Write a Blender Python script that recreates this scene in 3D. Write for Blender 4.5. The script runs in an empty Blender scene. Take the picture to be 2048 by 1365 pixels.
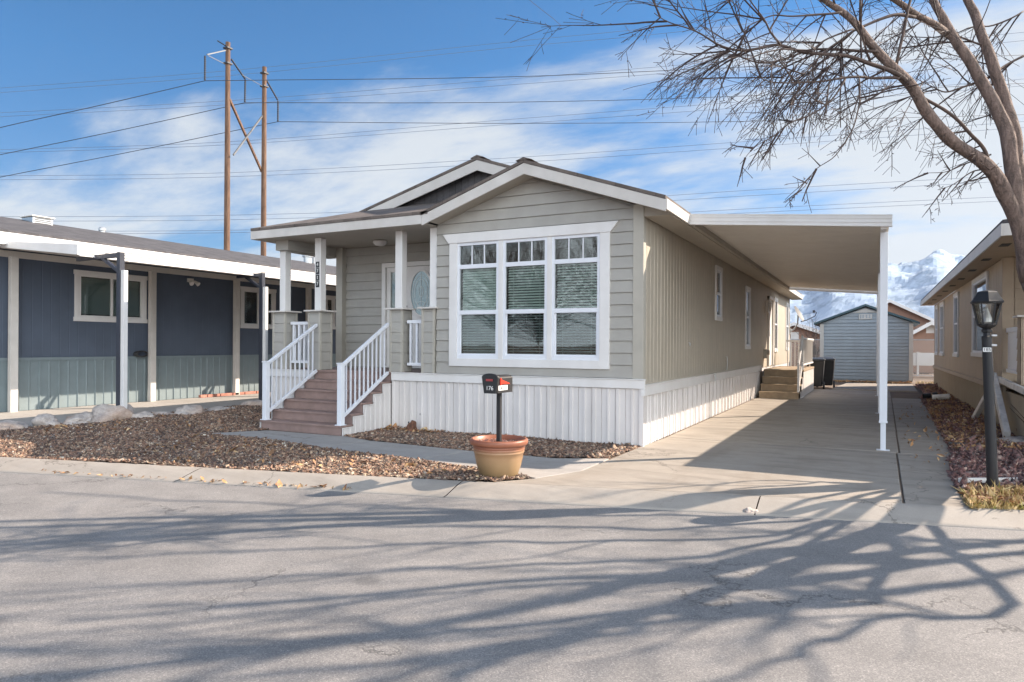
import bpy, bmesh, math, random
import numpy as np
from mathutils import Vector, Matrix, noise
R = math.radians
scene = bpy.context.scene
COL = scene.collection

# ------------------------------------------------------------------ camera
cam_data = bpy.data.cameras.new("camera")
cam = bpy.data.objects.new("camera", cam_data)
COL.objects.link(cam)
cam.matrix_world = Matrix.Translation((3.05, -10.04, 1.5)) @ Matrix.Rotation(R(27.5), 4, 'Z') @ Matrix.Rotation(R(90), 4, 'X') @ Matrix.Rotation(R(0.3), 4, 'Z')
cam_data.sensor_fit = 'HORIZONTAL'
cam_data.sensor_width = 36.0
cam_data.lens = 1390.0 / 2048.0 * 36.0
cam_data.shift_y = 7.5 / 2048.0
cam_data.clip_start = 0.05
cam_data.clip_end = 20000
scene.camera = cam

# ------------------------------------------------------------------ light
SUN_DIR = Vector((1.0, 0.92, 0.89)).normalized()
SUN_EL = math.asin(SUN_DIR.z)
SUN_ROT = math.atan2(SUN_DIR.x, SUN_DIR.y)
sd = bpy.data.lights.new("sun", 'SUN')
sd.energy = 4.9
sd.angle = R(0.45)
sd.color = (1.0, 0.85, 0.70)
sun = bpy.data.objects.new("sun", sd)
COL.objects.link(sun)
sun.rotation_euler = SUN_DIR.to_track_quat('Z', 'Y').to_euler()

scene.view_settings.view_transform = 'Standard'
scene.view_settings.look = 'None'
scene.view_settings.exposure = 1.2
scene.view_settings.gamma = 1.0

world = bpy.data.worlds.new("World")
scene.world = world
world.use_nodes = True
wn, wl = world.node_tree.nodes, world.node_tree.links
wn.clear()
def W(t, **k):
    n = wn.new(t)
    for a, b in k.items(): setattr(n, a, b)
    return n
w_out = W('ShaderNodeOutputWorld'); w_bg = W('ShaderNodeBackground')
sky = W('ShaderNodeTexSky'); sky.sky_type = 'NISHITA'; sky.sun_disc = False
sky.sun_elevation = SUN_EL; sky.sun_rotation = SUN_ROT; sky.altitude = 1300
sky.air_density = 1.0; sky.dust_density = 0.4; sky.ozone_density = 2.0
LX, LY = 4.4, 9.9
w_bg.inputs['Strength'].default_value = 0.145
tc = W('ShaderNodeTexCoord')
sep = W('ShaderNodeSeparateXYZ'); wl.new(tc.outputs['Generated'], sep.inputs[0])
def wmath(op, a, b=None, c=None, clamp=False):
    n = W('ShaderNodeMath', operation=op); n.use_clamp = clamp
    for i, v in enumerate((a, b, c)):
        if v is None: continue
        if isinstance(v, (int, float)): n.inputs[i].default_value = v
        else: wl.new(v, n.inputs[i])
    return n.outputs[0]
zc = wmath('MAXIMUM', sep.outputs['Z'], 0.0)
den = wmath('ADD', zc, 0.16)
cu = wmath('DIVIDE', sep.outputs['X'], den)
cv = wmath('DIVIDE', sep.outputs['Y'], den)
comb = W('ShaderNodeCombineXYZ'); wl.new(cu, comb.inputs[0]); wl.new(cv, comb.inputs[1])
mp = W('ShaderNodeMapping'); wl.new(comb.outputs[0], mp.inputs[0])
mp.inputs['Rotation'].default_value = (0, 0, R(20)); mp.inputs['Scale'].default_value = (0.55, 1.0, 1.0)
mp.inputs['Location'].default_value = (LX, LY, 0.4)
n1 = W('ShaderNodeTexNoise'); n1.inputs['Scale'].default_value = 1.15; n1.inputs['Detail'].default_value = 9; n1.inputs['Roughness'].default_value = 0.58; n1.inputs['Distortion'].default_value = 0.35
wl.new(mp.outputs[0], n1.inputs['Vector'])
n2 = W('ShaderNodeTexNoise'); n2.inputs['Scale'].default_value = 4.2; n2.inputs['Detail'].default_value = 8; n2.inputs['Roughness'].default_value = 0.62
wl.new(mp.outputs[0], n2.inputs['Vector'])
# cloud cover: thin and broken overhead on the left, thicker low down and to the right
side = wmath('ADD', wmath('MULTIPLY', sep.outputs['X'], 0.887), wmath('MULTIPLY', sep.outputs['Y'], 0.46))
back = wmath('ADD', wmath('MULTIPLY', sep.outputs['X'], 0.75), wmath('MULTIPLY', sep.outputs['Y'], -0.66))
cover = wmath('ADD', wmath('MULTIPLY', zc, -0.66), wmath('MULTIPLY', side, 0.16))
cover = wmath('ADD', cover, wmath('MULTIPLY', wmath('MAXIMUM', wmath('SUBTRACT', 0.24, zc), 0.0), 0.6))
cover = wmath('ADD', cover, wmath('ADD', 0.285, wmath('MULTIPLY', wmath('MAXIMUM', back, 0.0), 0.45)))  # last term: denser unseen cloud behind the camera, added for fill light
dens = wmath('ADD', wmath('ADD', wmath('MULTIPLY', n1.outputs['Fac'], 1.0), wmath('MULTIPLY', n2.outputs['Fac'], 0.30)), cover)
mr = W('ShaderNodeMapRange'); mr.interpolation_type = 'SMOOTHSTEP'
wl.new(dens, mr.inputs['Value']); mr.inputs['From Min'].default_value = 0.68; mr.inputs['From Max'].default_value = 0.92
mr.inputs['To Min'].default_value = 0.0; mr.inputs['To Max'].default_value = 0.95
hsv = W('ShaderNodeMix', data_type='RGBA', blend_type='MULTIPLY'); hsv.inputs['Factor'].default_value = 1.0; wl.new(sky.outputs[0], hsv.inputs['A']); tz = W('ShaderNodeMapRange'); wl.new(zc, tz.inputs['Value']); tz.inputs['From Max'].default_value = 0.34
tt = W('ShaderNodeMix', data_type='RGBA'); wl.new(tz.outputs[0], tt.inputs['Factor']); tt.inputs['A'].default_value = (0.20, 0.255, 0.32, 1); tt.inputs['B'].default_value = (0.14, 0.37, 0.50, 1)
wl.new(tt.outputs['Result'], hsv.inputs['B'])
mixc = W('ShaderNodeMix', data_type='RGBA')
wl.new(mr.outputs[0], mixc.inputs['Factor']); wl.new(hsv.outputs['Result'], mixc.inputs['A'])
# unseen cloud behind the camera, brightened as added fill for the shaded sides
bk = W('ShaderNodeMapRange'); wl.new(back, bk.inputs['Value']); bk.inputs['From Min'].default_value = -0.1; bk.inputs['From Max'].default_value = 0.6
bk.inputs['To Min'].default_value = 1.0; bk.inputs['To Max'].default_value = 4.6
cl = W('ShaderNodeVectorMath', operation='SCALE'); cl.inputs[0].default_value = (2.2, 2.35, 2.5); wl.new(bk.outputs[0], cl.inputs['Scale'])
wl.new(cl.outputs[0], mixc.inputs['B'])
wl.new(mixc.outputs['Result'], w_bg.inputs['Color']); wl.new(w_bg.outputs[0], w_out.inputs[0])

# ------------------------------------------------------------------ materials
MATS = {}
class Mat:
    def __init__(s, name):
        s.m = bpy.data.materials.new(name); s.m.use_nodes = True
        s.nt = s.m.node_tree; s.n = s.nt.nodes; s.l = s.nt.links
        s.bsdf = s.n['Principled BSDF']; s.out = s.n['Material Output']
        s.tc = s.n.new('ShaderNodeTexCoord')
    def new(s, t, **k):
        n = s.n.new(t)
        for a, b in k.items(): setattr(n, a, b)
        return n
    def setin(s, n, i, v):
        if isinstance(v, bpy.types.NodeSocket): s.l.new(v, n.inputs[i])
        else: n.inputs[i].default_value = v
    def coord(s, scale=(1, 1, 1), rot=(0, 0, 0)):
        mp = s.new('ShaderNodeMapping'); s.l.new(s.tc.outputs['Object'], mp.inputs[0])
        mp.inputs['Scale'].default_value = scale; mp.inputs['Rotation'].default_value = rot
        return mp.outputs[0]
    def noise(s, scale, detail=4, rough=0.5, vec=None, dist=0.0, out='Fac'):
        n = s.new('ShaderNodeTexNoise'); n.inputs['Scale'].default_value = scale; n.inputs['Detail'].default_value = detail
        n.inputs['Roughness'].default_value = rough; n.inputs['Distortion'].default_value = dist
        s.l.new(vec if vec is not None else s.tc.outputs['Object'], n.inputs['Vector'])
        return n.outputs[out]
    def voro(s, scale, feature='F1', vec=None, out='Distance'):
        n = s.new('ShaderNodeTexVoronoi', feature=feature); n.inputs['Scale'].default_value = scale
        s.l.new(vec if vec is not None else s.tc.outputs['Object'], n.inputs['Vector'])
        return n.outputs[out]
    def ramp(s, f, stops, interp='LINEAR'):
        r = s.new('ShaderNodeValToRGB'); r.color_ramp.interpolation = interp
        cr = r.color_ramp
        while len(cr.elements) < len(stops): cr.elements.new(0.5)
        for e, (p, c) in zip(cr.elements, stops):
            e.position = p; e.color = (c[0], c[1], c[2], 1) if not isinstance(c, (int, float)) else (c, c, c, 1)
        s.l.new(f, r.inputs[0]); return r.outputs[0]
    def math(s, op, a, b=0.0, clamp=False):
        n = s.new('ShaderNodeMath', operation=op); n.use_clamp = clamp
        s.setin(n, 0, a); s.setin(n, 1, b); return n.outputs[0]
    def mix(s, f, a, b, mode='MIX'):
        n = s.new('ShaderNodeMix', data_type='RGBA', blend_type=mode)
        s.setin(n, 'Factor', f)
        s.setin(n, 'A', a if isinstance(a, bpy.types.NodeSocket) else (*a[:3], 1))
        s.setin(n, 'B', b if isinstance(b, bpy.types.NodeSocket) else (*b[:3], 1))
        return n.outputs['Result']
    def bump(s, h, strength=0.3, dist=0.01, nrm=None):
        b = s.new('ShaderNodeBump'); b.inputs['Strength'].default_value = strength; b.inputs['Distance'].default_value = dist
        s.l.new(h, b.inputs['Height'])
        if nrm is not None: s.l.new(nrm, b.inputs['Normal'])
        s.l.new(b.outputs[0], s.bsdf.inputs['Normal']); return b.outputs[0]
    def col(s, c): s.setin(s.bsdf, 'Base Color', c if isinstance(c, bpy.types.NodeSocket) else (*c[:3], 1))
    def rough(s, r): s.setin(s.bsdf, 'Roughness', r)

def paint(name, c, rough=0.5, var=0.06, dirt=0.15, scale=3.0, metal=0.0, grain=0.0):
    m = Mat(name)
    a = m.noise(scale, 5, 0.6)
    b = m.noise(0.7, 3, 0.5, vec=m.coord((3, 3, 0.6)))
    lo = tuple(x * (1 - var * 2) for x in c); hi = tuple(min(1, x * (1 + var)) for x in c)
    cc = m.ramp(a, [(0.3, lo), (0.7, hi)])
    dt = tuple(x * 0.72 * w for x, w in zip(c, (1.0, 0.94, 0.85)))
    f = m.ramp(b, [(0.45, 0.0), (0.8, dirt)])
    cc = m.mix(f, cc, dt)
    m.col(cc); m.rough(m.math('ADD', m.math('MULTIPLY', a, 0.2), rough - 0.1))
    m.bsdf.inputs['Metallic'].default_value = metal
    if grain: m.bump(m.noise(60, 4, 0.6, vec=m.coord((1, 1, 6))), grain, 0.004)
    return m.m

def build_materials():
    M = MATS
    M['siding'] = paint('siding_paint', (0.36, 0.345, 0.312), 0.62, 0.05, 0.3, 2.5, grain=0.25)
    M['siding_side'] = paint('panel_paint', (0.425, 0.375, 0.30), 0.62, 0.05, 0.25, 2.5, grain=0.25)
    M['trim_taupe'] = paint('trim_taupe', (0.41, 0.385, 0.33), 0.6, 0.04, 0.2)
    M['white'] = paint('white_trim', (0.70, 0.685, 0.665), 0.5, 0.03, 0.3)
    M['fascia'] = paint('fascia_paint', (0.58, 0.55, 0.51), 0.5, 0.05, 0.4)
    M['skirt_white'] = paint('skirting_vinyl', (0.66, 0.63, 0.61), 0.45, 0.03, 0.4, 2.0)
    M['vinyl'] = paint('white_vinyl', (0.70, 0.72, 0.76), 0.4, 0.02, 0.15)
    M['soffit'] = paint('soffit_paint', (0.38, 0.345, 0.29), 0.6, 0.04, 0.2)
    M['pan'] = paint('pan_metal', (0.62, 0.585, 0.53), 0.45, 0.03, 0.2)
    M['navy'] = paint('navy_siding', (0.078, 0.10, 0.14), 0.7, 0.06, 0.2, 2.0, grain=0.15)
    M['slate_skirt'] = paint('slate_skirting', (0.18, 0.225, 0.24), 0.5, 0.05, 0.25)
    M['tan'] = paint('tan_siding', (0.44, 0.35, 0.255), 0.65, 0.05, 0.25, 2.0, grain=0.25)
    M['tan_skirt'] = paint('tan_skirting', (0.37, 0.30, 0.215), 0.6, 0.05, 0.3)
    M['shed_grey'] = paint('shed_siding', (0.26, 0.315, 0.37), 0.6, 0.04, 0.25, 2.0, grain=0.2)
    M['shed_trim'] = paint('shed_trim', (0.48, 0.49, 0.49), 0.6, 0.04, 0.25)
    M['green_roof'] = paint('green_edge', (0.03, 0.075, 0.10), 0.5, 0.05, 0.15)
    M['black_metal'] = paint('black_metal', (0.013, 0.013, 0.015), 0.6, 0.1, 0.3)
    M['dark_steel'] = paint('dark_steel', (0.03, 0.035, 0.05), 0.4, 0.1, 0.2)
    M['black_plastic'] = paint('black_plastic', (0.02, 0.021, 0.023), 0.42, 0.1, 0.3)
    M['galv'] = paint('galvanised_metal', (0.55, 0.56, 0.56), 0.35, 0.1, 0.3, 9, metal=0.6)
    M['rusty_white'] = paint('weathered_white', (0.78, 0.75, 0.70), 0.6, 0.12, 0.5, 7)
    M['red'] = paint('red_plastic', (0.62, 0.045, 0.025), 0.4, 0.05, 0.1)
    M['dull_red'] = paint('dull_red', (0.30, 0.045, 0.045), 0.5, 0.05, 0.1)
    M['white_num'] = paint('white_number', (0.75, 0.75, 0.73), 0.5, 0.03, 0.2)
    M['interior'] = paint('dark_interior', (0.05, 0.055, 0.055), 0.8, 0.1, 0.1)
    M['blind'] = paint('blind_slats', (0.76, 0.80, 0.78), 0.5, 0.03, 0.1)
    M['deck'] = paint('composite_deck', (0.275, 0.19, 0.165), 0.6, 0.10, 0.3, 6, grain=0.3)
    M['wood_tan'] = paint('weathered_wood', (0.36, 0.27, 0.175), 0.7, 0.12, 0.4, 6, grain=0.4)
    M['brown_wall'] = paint('brown_stucco', (0.33, 0.20, 0.145), 0.85, 0.08, 0.2)
    M['brown_roof'] = paint('brown_roof', (0.13, 0.075, 0.065), 0.85, 0.15, 0.2, 8)
    M['brick_red'] = paint('faded_brick', (0.45, 0.20, 0.15), 0.85, 0.2, 0.4, 6)
    M['pipe_black'] = paint('black_edging', (0.025, 0.025, 0.03), 0.5, 0.1, 0.2)
    M['wire'] = paint('dark_wire', (0.035, 0.04, 0.05), 0.6, 0.05, 0.1)
    M['grey_steel'] = paint('grey_steel', (0.14, 0.145, 0.15), 0.5, 0.1, 0.3)
    M['limb_bark'] = paint('limb_bark', (0.085, 0.058, 0.048), 0.85, 0.25, 0.3, 12)
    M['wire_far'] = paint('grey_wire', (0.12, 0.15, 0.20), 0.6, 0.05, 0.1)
    M['stump'] = paint('stump_wood', (0.16, 0.075, 0.045), 0.9, 0.3, 0.4, 14)

    # glass: reflects the sky, lets the blinds show through
    def glass(name, tint, refl):
        m = Mat(name); m.n.remove(m.bsdf)
        tr = m.new('ShaderNodeBsdfTransparent'); tr.inputs[0].default_value = (*tint, 1)
        gl = m.new('ShaderNodeBsdfGlossy'); gl.inputs['Roughness'].default_value = 0.02
        fr = m.new('ShaderNodeFresnel'); fr.inputs['IOR'].default_value = 1.5
        nz = m.noise(0.9, 2, 0.5); bp = m.new('ShaderNodeBump'); bp.inputs['Strength'].default_value = 0.06; bp.inputs['Distance'].default_value = 0.05
        m.l.new(nz, bp.inputs['Height']); m.l.new(bp.outputs[0], gl.inputs['Normal']); m.l.new(bp.outputs[0], fr.inputs['Normal'])
        f = m.math('ADD', m.math('MULTIPLY', fr.outputs[0], 1.3), refl, clamp=True)
        mx = m.new('ShaderNodeMixShader'); m.l.new(f, mx.inputs[0]); m.l.new(tr.outputs[0], mx.inputs[1]); m.l.new(gl.outputs[0], mx.inputs[2])
        m.l.new(mx.outputs[0], m.out.inputs[0]); return m.m
    M['glass'] = glass('window_glass', (0.84, 0.90, 0.88), 0.04)
    M['glass_screen'] = glass('screened_glass', (0.66, 0.72, 0.72), 0.02)
    M['glass_lamp'] = glass('lamp_glass', (0.95, 0.95, 0.92), 0.10)
    m = Mat('leaded_glass')
    rg = m.math('ABSOLUTE', m.math('SINE', m.math('MULTIPLY', m.noise(6, 1, 0.3), 60.0)))
    m.col(m.mix(m.ramp(rg, [(0.0, 1.0), (0.25, 0.0)]), (0.28, 0.36, 0.38), (0.58, 0.63, 0.64)))
    m.rough(0.08); m.bsdf.inputs['Metallic'].default_value = 0.35; m.bump(m.noise(30, 3), 0.25, 0.004)
    M['leaded'] = m.m

    # asphalt
    m = Mat('asphalt')
    big = m.noise(0.35, 4, 0.6, dist=0.4); mid = m.noise(2.3, 5, 0.6); fine = m.noise(95, 3, 0.75)
    base = m.ramp(big, [(0.3, (0.165, 0.160, 0.156)), (0.7, (0.265, 0.252, 0.24))])
    base = m.mix(0.6, base, m.ramp(mid, [(0.3, (0.165, 0.160, 0.158)), (0.7, (0.265, 0.255, 0.247))]))
    sp = m.voro(170, out='Color'); sepc = m.new('ShaderNodeSeparateColor'); m.l.new(sp, sepc.inputs[0])
    spk = m.ramp(sepc.outputs[0], [(0.0, (0.72, 0.72, 0.73)), (0.5, (0.97, 0.97, 0.97)), (0.86, (1.1, 1.09, 1.07)), (0.985, (1.5, 1.47, 1.43))])
    base = m.mix(1.0, base, spk, 'MULTIPLY')
    g = m.ramp(fine, [(0.3, (0.82, 0.82, 0.83)), (0.7, (1.14, 1.13, 1.11))])
    base = m.mix(0.9, base, g, 'MULTIPLY')
    cv = m.new('ShaderNodeTexVoronoi', feature='DISTANCE_TO_EDGE'); cv.inputs['Scale'].default_value = 0.33
    wv = m.new('ShaderNodeVectorMath', operation='ADD'); m.l.new(m.tc.outputs['Object'], wv.inputs[0])
    dn = m.noise(1.6, 6, 0.65, out='Color'); sc = m.new('ShaderNodeVectorMath', operation='SCALE'); m.l.new(dn, sc.inputs[0]); sc.inputs['Scale'].default_value = 1.5
    m.l.new(sc.outputs[0], wv.inputs[1]); m.l.new(wv.outputs[0], cv.inputs['Vector'])
    crk = m.ramp(cv.outputs['Distance'], [(0.0, 1.0), (0.0035, 0.75), (0.007, 0.0)])
    part = m.ramp(m.noise(0.5, 3), [(0.50, 0.0), (0.58, 1.0)])
    crk = m.math('MULTIPLY', crk, part)
    base = m.mix(m.math('MULTIPLY', crk, 0.7), base, (0.06, 0.058, 0.056))
    spot = m.ramp(m.voro(0.75), [(0.0, 1.0), (0.055, 0.7), (0.085, 0.0)])
    base = m.mix(m.math('MULTIPLY', spot, 0.45), base, (0.06, 0.06, 0.062))
    m.col(base); m.rough(0.82)
    h = m.math('ADD', m.math('MULTIPLY', sepc.outputs[1], 0.5), fine); h = m.math('SUBTRACT', h, m.math('MULTIPLY', crk, 2.0))
    m.bump(h, 0.35, 0.004)
    M['asphalt'] = m.m

    def concrete(name, c, stain=0.35, streak=False):
        m = Mat(name)
        a = m.noise(0.6, 5, 0.6, dist=0.3); b = m.noise(4, 6, 0.65); f = m.noise(120, 3, 0.7)
        base = m.ramp(a, [(0.3, tuple(x * 0.86 for x in c)), (0.7, tuple(x * 1.07 for x in c))])
        base = m.mix(0.5, base, m.ramp(b, [(0.3, tuple(x * 0.82 for x in c)), (0.7, tuple(x * 1.1 for x in c))]))
        if streak:
            s = m.noise(1.2, 6, 0.65, vec=m.coord((0.55, 2.4, 1)), dist=0.6)
            base = m.mix(m.ramp(s, [(0.46, 0.0), (0.68, stain)]), base, tuple(x * 0.5 for x in c))
            tr = m.noise(0.9, 5, 0.6, vec=m.coord((1.6, 0.35, 1)), dist=0.5); base = m.mix(m.ramp(tr, [(0.52, 0.0), (0.7, stain * .6)]), base, (c[0] * .62, c[1] * .56, c[2] * .5))
            ce = m.new('ShaderNodeTexVoronoi', feature='DISTANCE_TO_EDGE'); ce.inputs['Scale'].default_value = .42; dv = m.new('ShaderNodeVectorMath', operation='ADD'); m.l.new(m.tc.outputs['Object'], dv.inputs[0]); m.l.new(m.noise(1.3, 6, .7, out='Color'), dv.inputs[1]); m.l.new(dv.outputs[0], ce.inputs['Vector'])
            ck = m.math('MULTIPLY', m.ramp(ce.outputs['Distance'], [(0, 1.0), (.003, .6), (.006, 0.0)]), m.ramp(m.noise(.4, 2), [(.5, 0.0), (.56, .8)])); base = m.mix(ck, base, (.10, .085, .07))
            sp = m.ramp(m.voro(2.2), [(0.0, 1.0), (0.03, 0.5), (0.05, 0.0)])
            base = m.mix(m.math('MULTIPLY', sp, 0.4), base, (0.10, 0.085, 0.07))
        base = m.mix(0.8, base, m.ramp(f, [(0.3, (0.86, 0.86, 0.86)), (0.7, (1.08, 1.08, 1.08))]), 'MULTIPLY')
        m.col(base); m.rough(0.8); m.bump(m.math('ADD', f, b), 0.25, 0.004)
        return m.m
    M['concrete'] = concrete('driveway_concrete', (0.335, 0.295, 0.25), 0.6, True)
    M['walk'] = concrete('walk_concrete', (0.37, 0.345, 0.32), 0.3, True)
    M['curb'] = concrete('curb_concrete', (0.345, 0.31, 0.27), 0.35, True)
    M['joint'] = paint('joint_dirt', (0.10, 0.08, 0.06), 0.9, 0.2, 0.2, 10)

    m = Mat('dirt')
    a = m.noise(1.2, 6, 0.6); f = m.noise(45, 4, 0.7)
    m.col(m.mix(0.6, m.ramp(a, [(0.3, (0.10, 0.07, 0.05)), (0.7, (0.20, 0.15, 0.11))]), m.ramp(f, [(0.3, (0.05, 0.035, 0.028)), (0.7, (0.26, 0.19, 0.14))])))
    m.rough(0.95); m.bump(f, 0.8, 0.02); M['dirt'] = m.m

    def chips(name, stops, scale=28):
        m = Mat(name)
        c = m.voro(scale, out='Color'); s = m.new('ShaderNodeSeparateColor'); m.l.new(c, s.inputs[0])
        base = m.ramp(s.outputs[0], stops, 'CONSTANT')
        pat = m.noise(0.8, 4, 0.6)
        base = m.mix(0.8, base, m.ramp(pat, [(0.35, (0.72, 0.70, 0.70)), (0.65, (1.15, 1.1, 1.05))]), 'MULTIPLY')
        m.col(base); m.rough(0.85); m.bump(m.noise(140, 3), 0.3, 0.004); return m.m
    M['chips'] = chips('stone_chips', [(0, (0.085, 0.055, 0.042)), (0.2, (0.21, 0.125, 0.088)), (0.42, (0.29, 0.18, 0.125)), (0.6, (0.14, 0.11, 0.095)), (0.76, (0.37, 0.27, 0.19)), (0.92, (0.46, 0.38, 0.29)), (0.985, (0.60, 0.57, 0.50))])
    M['mulch'] = chips('red_mulch', [(0, (0.10, 0.05, 0.045)), (0.25, (0.20, 0.10, 0.09)), (0.5, (0.28, 0.16, 0.14)), (0.75, (0.16, 0.12, 0.11)), (0.9, (0.42, 0.31, 0.26))])
    M['leaves'] = chips('dead_leaves', [(0, (0.22, 0.12, 0.06)), (0.25, (0.40, 0.22, 0.10)), (0.5, (0.50, 0.33, 0.17)), (0.75, (0.32, 0.17, 0.10)), (0.9, (0.60, 0.46, 0.27))], 16)
    M['grass'] = chips('grass_blades', [(0, (0.34, 0.26, 0.09)), (0.3, (0.46, 0.35, 0.15)), (0.6, (0.60, 0.46, 0.24)), (0.9, (0.24, 0.23, 0.06))], 22)

    # shingles
    def shingle(name, c1, c2, c3):
        m = Mat(name)
        br = m.new('ShaderNodeTexBrick'); br.inputs['Scale'].default_value = 1.0
        br.inputs['Brick Width'].default_value = 0.30; br.inputs['Row Height'].default_value = 0.14; br.inputs['Mortar Size'].default_value = 0.006
        br.inputs['Color1'].default_value = (*c1, 1); br.inputs['Color2'].default_value = (*c2, 1); br.inputs['Mortar'].default_value = (*[x * 0.35 for x in c1], 1)
        m.l.new(m.coord((1, 1, 1), (0, 0, R(90) if name.endswith('y') else 0)), br.inputs['Vector'])
        f = m.noise(70, 4, 0.7); p = m.noise(3.2, 5, 0.6)
        base = m.mix(m.ramp(p, [(0.4, 0.0), (0.65, 0.7)]), br.outputs['Color'], c3)
        base = m.mix(0.8, base, m.ramp(f, [(0.3, (0.6, 0.6, 0.6)), (0.7, (1.3, 1.3, 1.3))]), 'MULTIPLY')
        m.col(base); m.rough(0.9); m.bump(m.math('SUBTRACT', m.math('MULTIPLY', f, 0.3), br.outputs['Fac']), 0.6, 0.012); return m.m
    M['shingle'] = shingle('brown_shingle', (0.135, 0.11, 0.095), (0.085, 0.07, 0.062), (0.18, 0.15, 0.13))
    M['shingle_y'] = shingle('grey_shingle_y', (0.075, 0.073, 0.078), (0.05, 0.048, 0.052), (0.10, 0.095, 0.10))

    m = Mat('tree_bark')
    v = m.noise(9, 6, 0.65, vec=m.coord((2.2, 2.2, 0.5)), dist=0.5); k = m.noise(50, 4, 0.7)
    m.col(m.mix(0.35, m.ramp(v, [(0.36, (0.055, 0.038, 0.032)), (0.47, (0.17, 0.115, 0.092)), (0.6, (0.27, 0.185, 0.15)), (0.72, (0.36, 0.27, 0.23))]), m.ramp(k, [(0.3, (0.09, 0.07, 0.06)), (0.7, (0.33, 0.25, 0.21))])))
    m.rough(0.85); m.bump(m.math('ADD', v, m.math('MULTIPLY', k, 0.4)), 1.0, 0.06); M['bark'] = m.m
    m = Mat('twig_bark'); m.col(m.ramp(m.noise(14, 3), [(0.3, (0.030, 0.018, 0.017)), (0.7, (0.065, 0.042, 0.036))])); m.rough(0.8); M['twig'] = m.m
    m = Mat('pole_wood')
    v = m.noise(5, 6, 0.7, vec=m.coord((3, 3, 0.25)))
    m.col(m.ramp(v, [(0.3, (0.05, 0.028, 0.018)), (0.5, (0.135, 0.075, 0.045)), (0.75, (0.24, 0.15, 0.10))])); m.rough(0.85); m.bump(v, 0.5, 0.05); M['pole'] = m.m
    m = Mat('boulder')
    a = m.noise(3.0, 6, 0.65, dist=0.5); b = m.noise(25, 4, 0.7); pz = m.noise(0.9, 1)
    c1 = m.ramp(a, [(0.3, (0.24, 0.21, 0.20)), (0.5, (0.44, 0.38, 0.34)), (0.7, (0.60, 0.55, 0.50))])
    c1 = m.mix(m.ramp(pz, [(0.45, 0.0), (0.6, 0.6)]), c1, (0.50, 0.27, 0.14))
    m.col(m.mix(0.4, c1, m.ramp(b, [(0.3, (0.2, 0.18, 0.17)), (0.7, (0.6, 0.55, 0.5))]))); m.rough(0.9); m.bump(m.math('ADD', a, m.math('MULTIPLY', b, 0.4)), 0.7, 0.03); M['boulder'] = m.m
    # clay pot with a pale glaze below a terracotta rim
    m = Mat('pot_glaze')
    sx = m.new('ShaderNodeSeparateXYZ'); m.l.new(m.tc.outputs['Object'], sx.inputs[0])
    zz = m.math('ADD', sx.outputs['Z'], m.math('MULTIPLY', m.noise(9, 4), 0.03))
    c = m.ramp(zz, [(0.0, (0.23, 0.155, 0.075)), (0.17, (0.32, 0.205, 0.105)), (0.30, (0.35, 0.205, 0.11)), (0.35, (0.27, 0.10, 0.055)), (0.6, (0.29, 0.105, 0.06))])
    c = m.mix(0.5, c, m.ramp(m.noise(6, 5, 0.6), [(0.3, (0.85, 0.84, 0.8)), (0.7, (1.1, 1.1, 1.1))]), 'MULTIPLY')
    m.col(c); m.rough(0.42); m.bump(m.noise(30, 3), 0.1, 0.003); M['pot'] = m.m
    m = Mat('mountain')
    geo = m.new('ShaderNodeNewGeometry'); s = m.new('ShaderNodeSeparateXYZ'); m.l.new(geo.outputs['Normal'], s.inputs[0])
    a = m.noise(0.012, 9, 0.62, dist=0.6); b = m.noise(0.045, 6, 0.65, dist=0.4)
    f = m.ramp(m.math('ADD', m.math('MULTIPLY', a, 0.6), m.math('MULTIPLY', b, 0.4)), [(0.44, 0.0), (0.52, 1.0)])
    m.col(m.mix(f, (0.19, 0.26, 0.34), (0.31, 0.39, 0.49))); m.rough(0.9); M['mountain'] = m.m  # pale blue of distant haze painted into both rock and snow
    m = Mat('haze_air'); m.n.remove(m.bsdf)
    pv = m.new('ShaderNodeVolumePrincipled'); pv.inputs['Color'].default_value = (0.80, 0.88, 1.0, 1); pv.inputs['Density'].default_value = 0.000055
    pv.inputs['Anisotropy'].default_value = 0.2
    m.l.new(pv.outputs[0], m.out.inputs['Volume']); M['haze'] = m.m
build_materials()
M = MATS

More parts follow.
